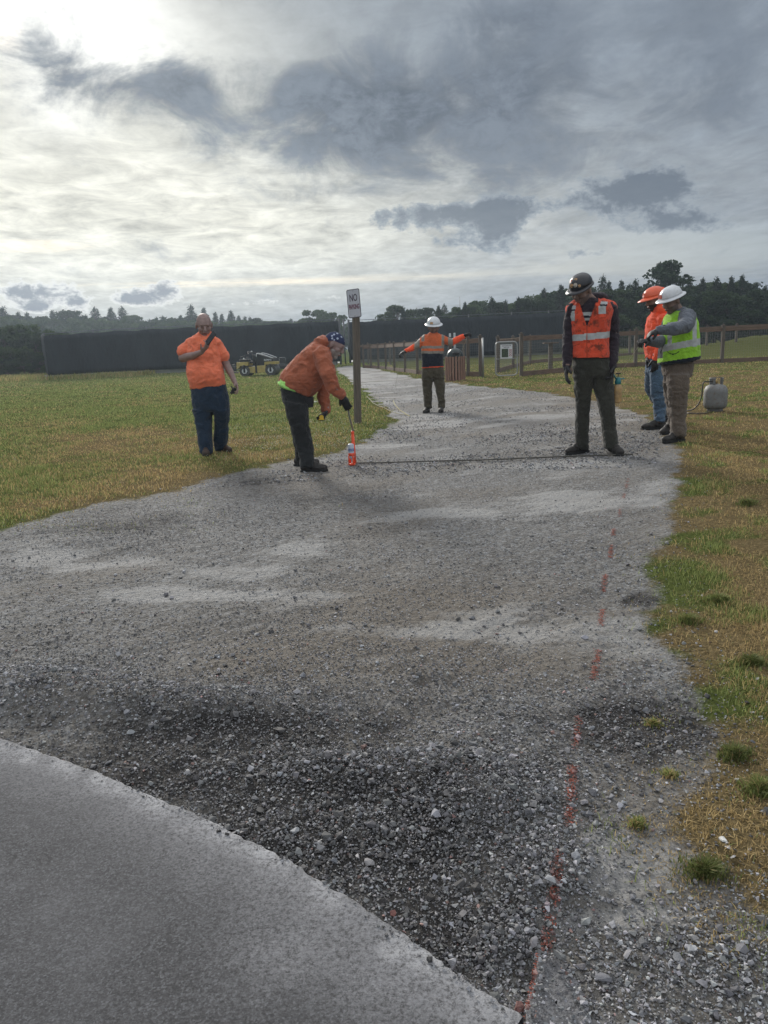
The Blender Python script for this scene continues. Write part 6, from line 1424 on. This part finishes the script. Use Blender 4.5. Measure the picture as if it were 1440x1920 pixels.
def broad(seed, wid=.42, h0=.14, n=10000, cs=.032, open_=.45, mi=0):
    """crown and trunk for a unit-height tree"""
    rng = np.random.default_rng(seed); mb = MB(); clumps = []
    limb(mb, Vector((0, 0, -.02)), Vector((rng.normal(0, .01), rng.normal(0, .01), .62)), .028, .010, rng, 6)
    for k in range(52):
        z = h0 + (1 - h0) * rng.uniform(.05, 1) ** .85; t = (z - h0) / (1 - h0); w_ = wid * math.sin(PI * min(1, (t * .86 + .12))) ** .6 * rng.uniform(.35, 1.0); a = rng.uniform(0, 2 * PI)
        c = np.array([math.cos(a) * w_, math.sin(a) * w_, min(z, .955)]); clumps.append((c, rng.uniform(.055, .13) * (1.15 - .45 * t)))
        st = Vector((0, 0, max(.12, z * .62))); limb(mb, st, Vector(c) * .96, .008, .003, rng, 4)
    clumps.append((np.array([0, 0, .93]), .07)); PP = []
    open_ = open_
    tot = sum(r ** 2 for c, r in clumps)
    for c, r in clumps:
        k = int(n * r ** 2 / tot); d = rng.normal(size=(k, 3)); d /= np.linalg.norm(d, axis=1)[:, None]; q = r * (rng.random(k) ** .45)[:, None] * (1 + .35 * vnoise(d * 2.3 + seed, seed)[:, None]); P = c + d * q * np.array([1.15, 1.15, .8]); PP.append(P)
    P = np.concatenate(PP); P = P[vnoise(P * 14, seed) > -open_]
    V_, F_ = cards(P, rng.uniform(.6, 1.3, len(P)) * cs, rng); s = 1.0 / V_[:, 2].max(); V_[:, 2] *= s
    return mb.mesh('trunk', [mbark], True), np_mesh('crown', V_, F_, [mleaf[mi]])
def conifer(seed, wid=.17, n=5600, cs=.030, sparse=0, h0=.08):
    rng = np.random.default_rng(seed); mb = MB(); limb(mb, Vector((0, 0, -.02)), Vector((0, 0, .98)), .018, .003, rng, 6); PP = []; z = h0
    while z < .97:
        t = (z - h0) / (1 - h0); L = wid * (1 - t) ** .8 * (1 if t > .12 else .75)
        for a in np.linspace(0, 2 * PI, rng.integers(5, 8), endpoint=False) + rng.uniform(0, 6):
            l = (L + .012) * rng.uniform(.55, 1.2)
            if rng.random() < sparse: continue
            k = max(3, int(n * (l / wid) / 150)); u = rng.random(k) ** .8; P = np.stack([np.cos(a) * l * u, np.sin(a) * l * u, z - l * .35 * u ** 1.4 + .02 * (1 - u)], -1) + rng.normal(0, 1, (k, 3)) * np.array([.014, .014, .010]) * (1.3 - u)[:, None]; PP.append(P)
            if l > .06: limb(mb, Vector((0, 0, z)), Vector((math.cos(a) * l * .9, math.sin(a) * l * .9, z - l * .3)), .004, .001, rng, 3)
        z += rng.uniform(.018, .032) * (1.4 - t)
    PP.append(np.stack([np.zeros(14), np.zeros(14), np.linspace(.93, 1.0, 14)], -1)); P = np.concatenate(PP); V_, F_ = cards(P, rng.uniform(.5, 1.2, len(P)) * cs * (1.1 - .55 * P[:, 2]), rng)
    V_[:, 2] *= 1 / V_[:, 2].max()
    return mb.mesh('trunk', [mbark], True), np_mesh('crown', V_, F_, [mleaf[2]])
PROTO = dict(b0=broad(1, .42), b1=broad(2, .36, mi=1), b2=broad(3, .50, .08, 11000, mi=0), b3=broad(4, .30, .10, 8000, mi=1), b4=broad(5, .46, .05, 11000, .032, .35, 1), c0=conifer(6, .21), c1=conifer(7, .17, sparse=.12), c2=conifer(8, .27, sparse=.25), c3=conifer(9, .15), p0=broad(12, .26, .30, 6500, .034, .30, 1), s0=broad(14, .75, .02, 12000, .040, .6, 0), s1=broad(15, .62, .03, 12000, .036, .6, 1))
def tree(px, ptop, Y, kind, label, group=None, wk=1.0, name='tree', cat='tree', z0=0.0):
    t = U(px, ptop, Y); x = t.x; z = z0; h = t.z - z; root = empty(name, (x, Y, z), label, cat, group); tm, cm = PROTO[kind]; r = random.uniform(0, 6.28)
    for nm, me in (('trunk', tm), ('crown', cm)):
        o = link(nm, me, root); o.scale = (h * wk, h * wk, h); o.rotation_euler = (0, 0, r)
    return root
# right-hand wood (tops read left to right)
RT = [(728, 592, 96, 'b1'), (741, 572, 92, 'b0'), (772, 583, 95, 'b2'), (800, 577, 90, 'b4'), (833, 568, 93, 'c2'), (858, 581, 96, 'b1'), (884, 571, 90, 'b0'), (908, 563, 94, 'b2'), (936, 567, 88, 'b1'), (958, 575, 96, 'b4'), (984, 559, 90, 'b0'), (1008, 551, 93, 'b2'), (1038, 543, 88, 'b1'), (1064, 541, 94, 'b4'), (1098, 536, 90, 'b0'),
      (1131, 513, 92, 'c2'), (1152, 540, 88, 'b1'), (1180, 531, 90, 'c0'), (1206, 537, 86, 'b2'), (1228, 543, 92, 'b0'), (1281, 538, 88, 'b4'), (1304, 533, 85, 'b1'), (1332, 529, 88, 'b0'), (1358, 531, 84, 'b2'), (1384, 526, 86, 'b4'), (1404, 530, 90, 'b1'), (1424, 546, 84, 'b0'), (1446, 549, 80, 'b1'), (1476, 543, 84, 'b2'), (1510, 538, 82, 'b4'), (1550, 540, 84, 'b0'), (1600, 536, 82, 'b2'), (1660, 530, 84, 'b1')]
where = lambda px: ('above the litter bin' if px < 900 else 'above the gate' if px < 1060 else 'behind the vested men' if px < 1240 else 'right of the tallest pine')
kindw = dict(b0='loose round-headed green tree', b1='narrow dark leafy tree', b2='broad bushy tree', b3='slim leafy tree', b4='dense dark broadleaf tree', c0='dark spiky conifer', c1='thin conifer', c2='ragged dark fir', c3='slender conifer', p0='pine', s0='bush', s1='bush')
RT += [(px, tp, 82, k) for px, tp, k in ((755, 576, 'c3'), (822, 572, 'c1'), (872, 566, 'c3'), (922, 556, 'c0'), (948, 562, 'c3'), (972, 556, 'c1'), (1020, 540, 'c3'), (1052, 532, 'c0'), (1080, 530, 'c1'), (1142, 526, 'c3'), (1166, 524, 'c1'), (1192, 522, 'c0'), (1215, 528, 'c3'), (1292, 522, 'c3'), (1318, 520, 'c1'), (1345, 518, 'c0'), (1372, 517, 'c3'), (1392, 514, 'c1'), (1436, 534, 'c0'), (1462, 532, 'c3'))]
for px, tp, Y, k in RT: tree(px, tp - 1, Y, k, kindw[k] + ' in the dark wood ' + where(px), 'trees of the dark wood on the right', 1.15)
tree(1253, 487, 80, 'p0', 'tallest round-topped pine standing above the dark wood on the right', None, 1.1, 'pine_tree')
# second rank fills the gaps and the foot of the wood
for i in range(34):
    px = 720 + i * 27 + random.uniform(-8, 8); base = np.interp(px, [720, 900, 1060, 1200, 1440, 1700], [596, 575, 552, 545, 545, 540])
    tree(px, base + random.uniform(-6, 10), 76 + random.uniform(-3, 3) + (8 if px < 1140 else 0), random.choice(['s0', 's1', 'b4']), 'low bushy tree at the foot of the dark wood ' + where(px), 'low bushy trees at the foot of the wood', 1.0, 'small_tree')
# left-hand treeline, hazier and farther
LT = [(-60, 580, 150, 'c0'), (-35, 590, 150, 'b1'), (-12, 586, 150, 'c1'), (4, 581, 150, 'c0'), (19, 591, 152, 'b3'), (33, 591, 150, 'c1'), (50, 592, 148, 'c3'), (72, 594, 150, 'b2'), (97, 588, 150, 'c1'), (113, 593, 150, 'c3'), (125, 582, 146, 'b3'), (141, 593, 150, 'c1'), (160, 597, 150, 'c3'), (177, 580, 146, 'c2'), (192, 595, 150, 'b1'), (207, 582, 148, 'c0'), (227, 579, 148, 'c2'), (247, 592, 148, 'b0'), (262, 602, 150, 'b3'),
      (280, 605, 152, 'c3'), (293, 601, 152, 'c1'), (305, 599, 150, 'c3'), (322, 595, 150, 'b1'), (338, 597, 150, 'c1'), (357, 576, 146, 'c2'), (368, 592, 150, 'b1'), (381, 583, 150, 'c1'), (403, 592, 150, 'c3'), (415, 595, 150, 'c1'), (432, 588, 148, 'c0'), (447, 598, 150, 'c1'), (459, 600, 150, 'c3'), (468, 601, 152, 'c1'), (486, 607, 155, 'b3'), (520, 603, 150, 'b2'), (545, 604, 150, 'c3'), (612, 597, 150, 'b1'), (636, 603, 152, 'c3'), (652, 606, 152, 'b1'), (690, 604, 150, 'b2')]
wl = lambda px: ('above the pale bushes' if px < 95 else 'above the fence\'s left half' if px < 265 else 'behind the bald man' if px < 480 else 'beside the sign post')
for px, tp, Y, k in LT: tree(px, tp - (8 if k[0] == 'c' else 2), Y, k, kindw[k] + ' in the hazy far treeline ' + wl(px), 'trees of the hazy far treeline', 1.35)
tree(590, 580, 120, 's0', 'large rounded tree rising alone over the fence left of the sign post', None, 1.15)
for i in range(26):
    px = -70 + i * 27 + random.uniform(-8, 8); base = np.interp(px, [-70, 100, 260, 480, 640], [592, 596, 601, 598, 604])
    tree(px, base + random.uniform(-3, 4), 138 + random.uniform(-4, 4), random.choice(['s0', 's1', 'b2']), 'low bushy tree at the foot of the far treeline ' + wl(px), 'low bushy trees at the foot of the far treeline', 1.2, 'small_tree')
for i, (px, tp, Y) in enumerate([(-60, 612, 66), (-30, 606, 64), (-2, 609, 62), (22, 616, 63), (44, 607, 64), (66, 622, 62), (84, 617, 66), (104, 622, 72), (10, 650, 54), (40, 655, 54), (72, 660, 55), (96, 668, 56), (-25, 652, 54)]):
    tree(px, tp, Y, ('s0', 's1')[i % 2], ('tall pale round bush' if i < 8 else 'low rounded bush') + ' beyond the lawn, left of the screened fence', ('tall' if i < 8 else 'low') + ' bushes at the left edge', 1.0 if i < 8 else 1.3, 'bush', 'bush')
# rough unmown grass strip before the bushes
rng = np.random.default_rng(77); n = 26000; x = rng.uniform(-34, -14, n); y = rng.uniform(44, 52, n); c = grass_cols(np.full(n, .35), rng, 1.0)
tag(link('tall_grass', blades(x, y, np.zeros(n), rng.uniform(.10, .35, n), np.full(n, .012), c, rng, .4, 'tall_grass')), 'rough unmown grass strip before the bushes at the far left', 'grass', kind='stuff')
mast = U(862, 556, 100); mb = MB(); mb.tube([(mast.x, 100, 0), (mast.x, 100, mast.z)], [.10, .04], 8); o = mb.build('mast', mat('grey_mast', (.25, .26, .27, 1), .5), None, True, (mast.x, 100, 0)); tag(o, 'thin distant grey mast rising from the trees behind the white hard hat', 'mast')
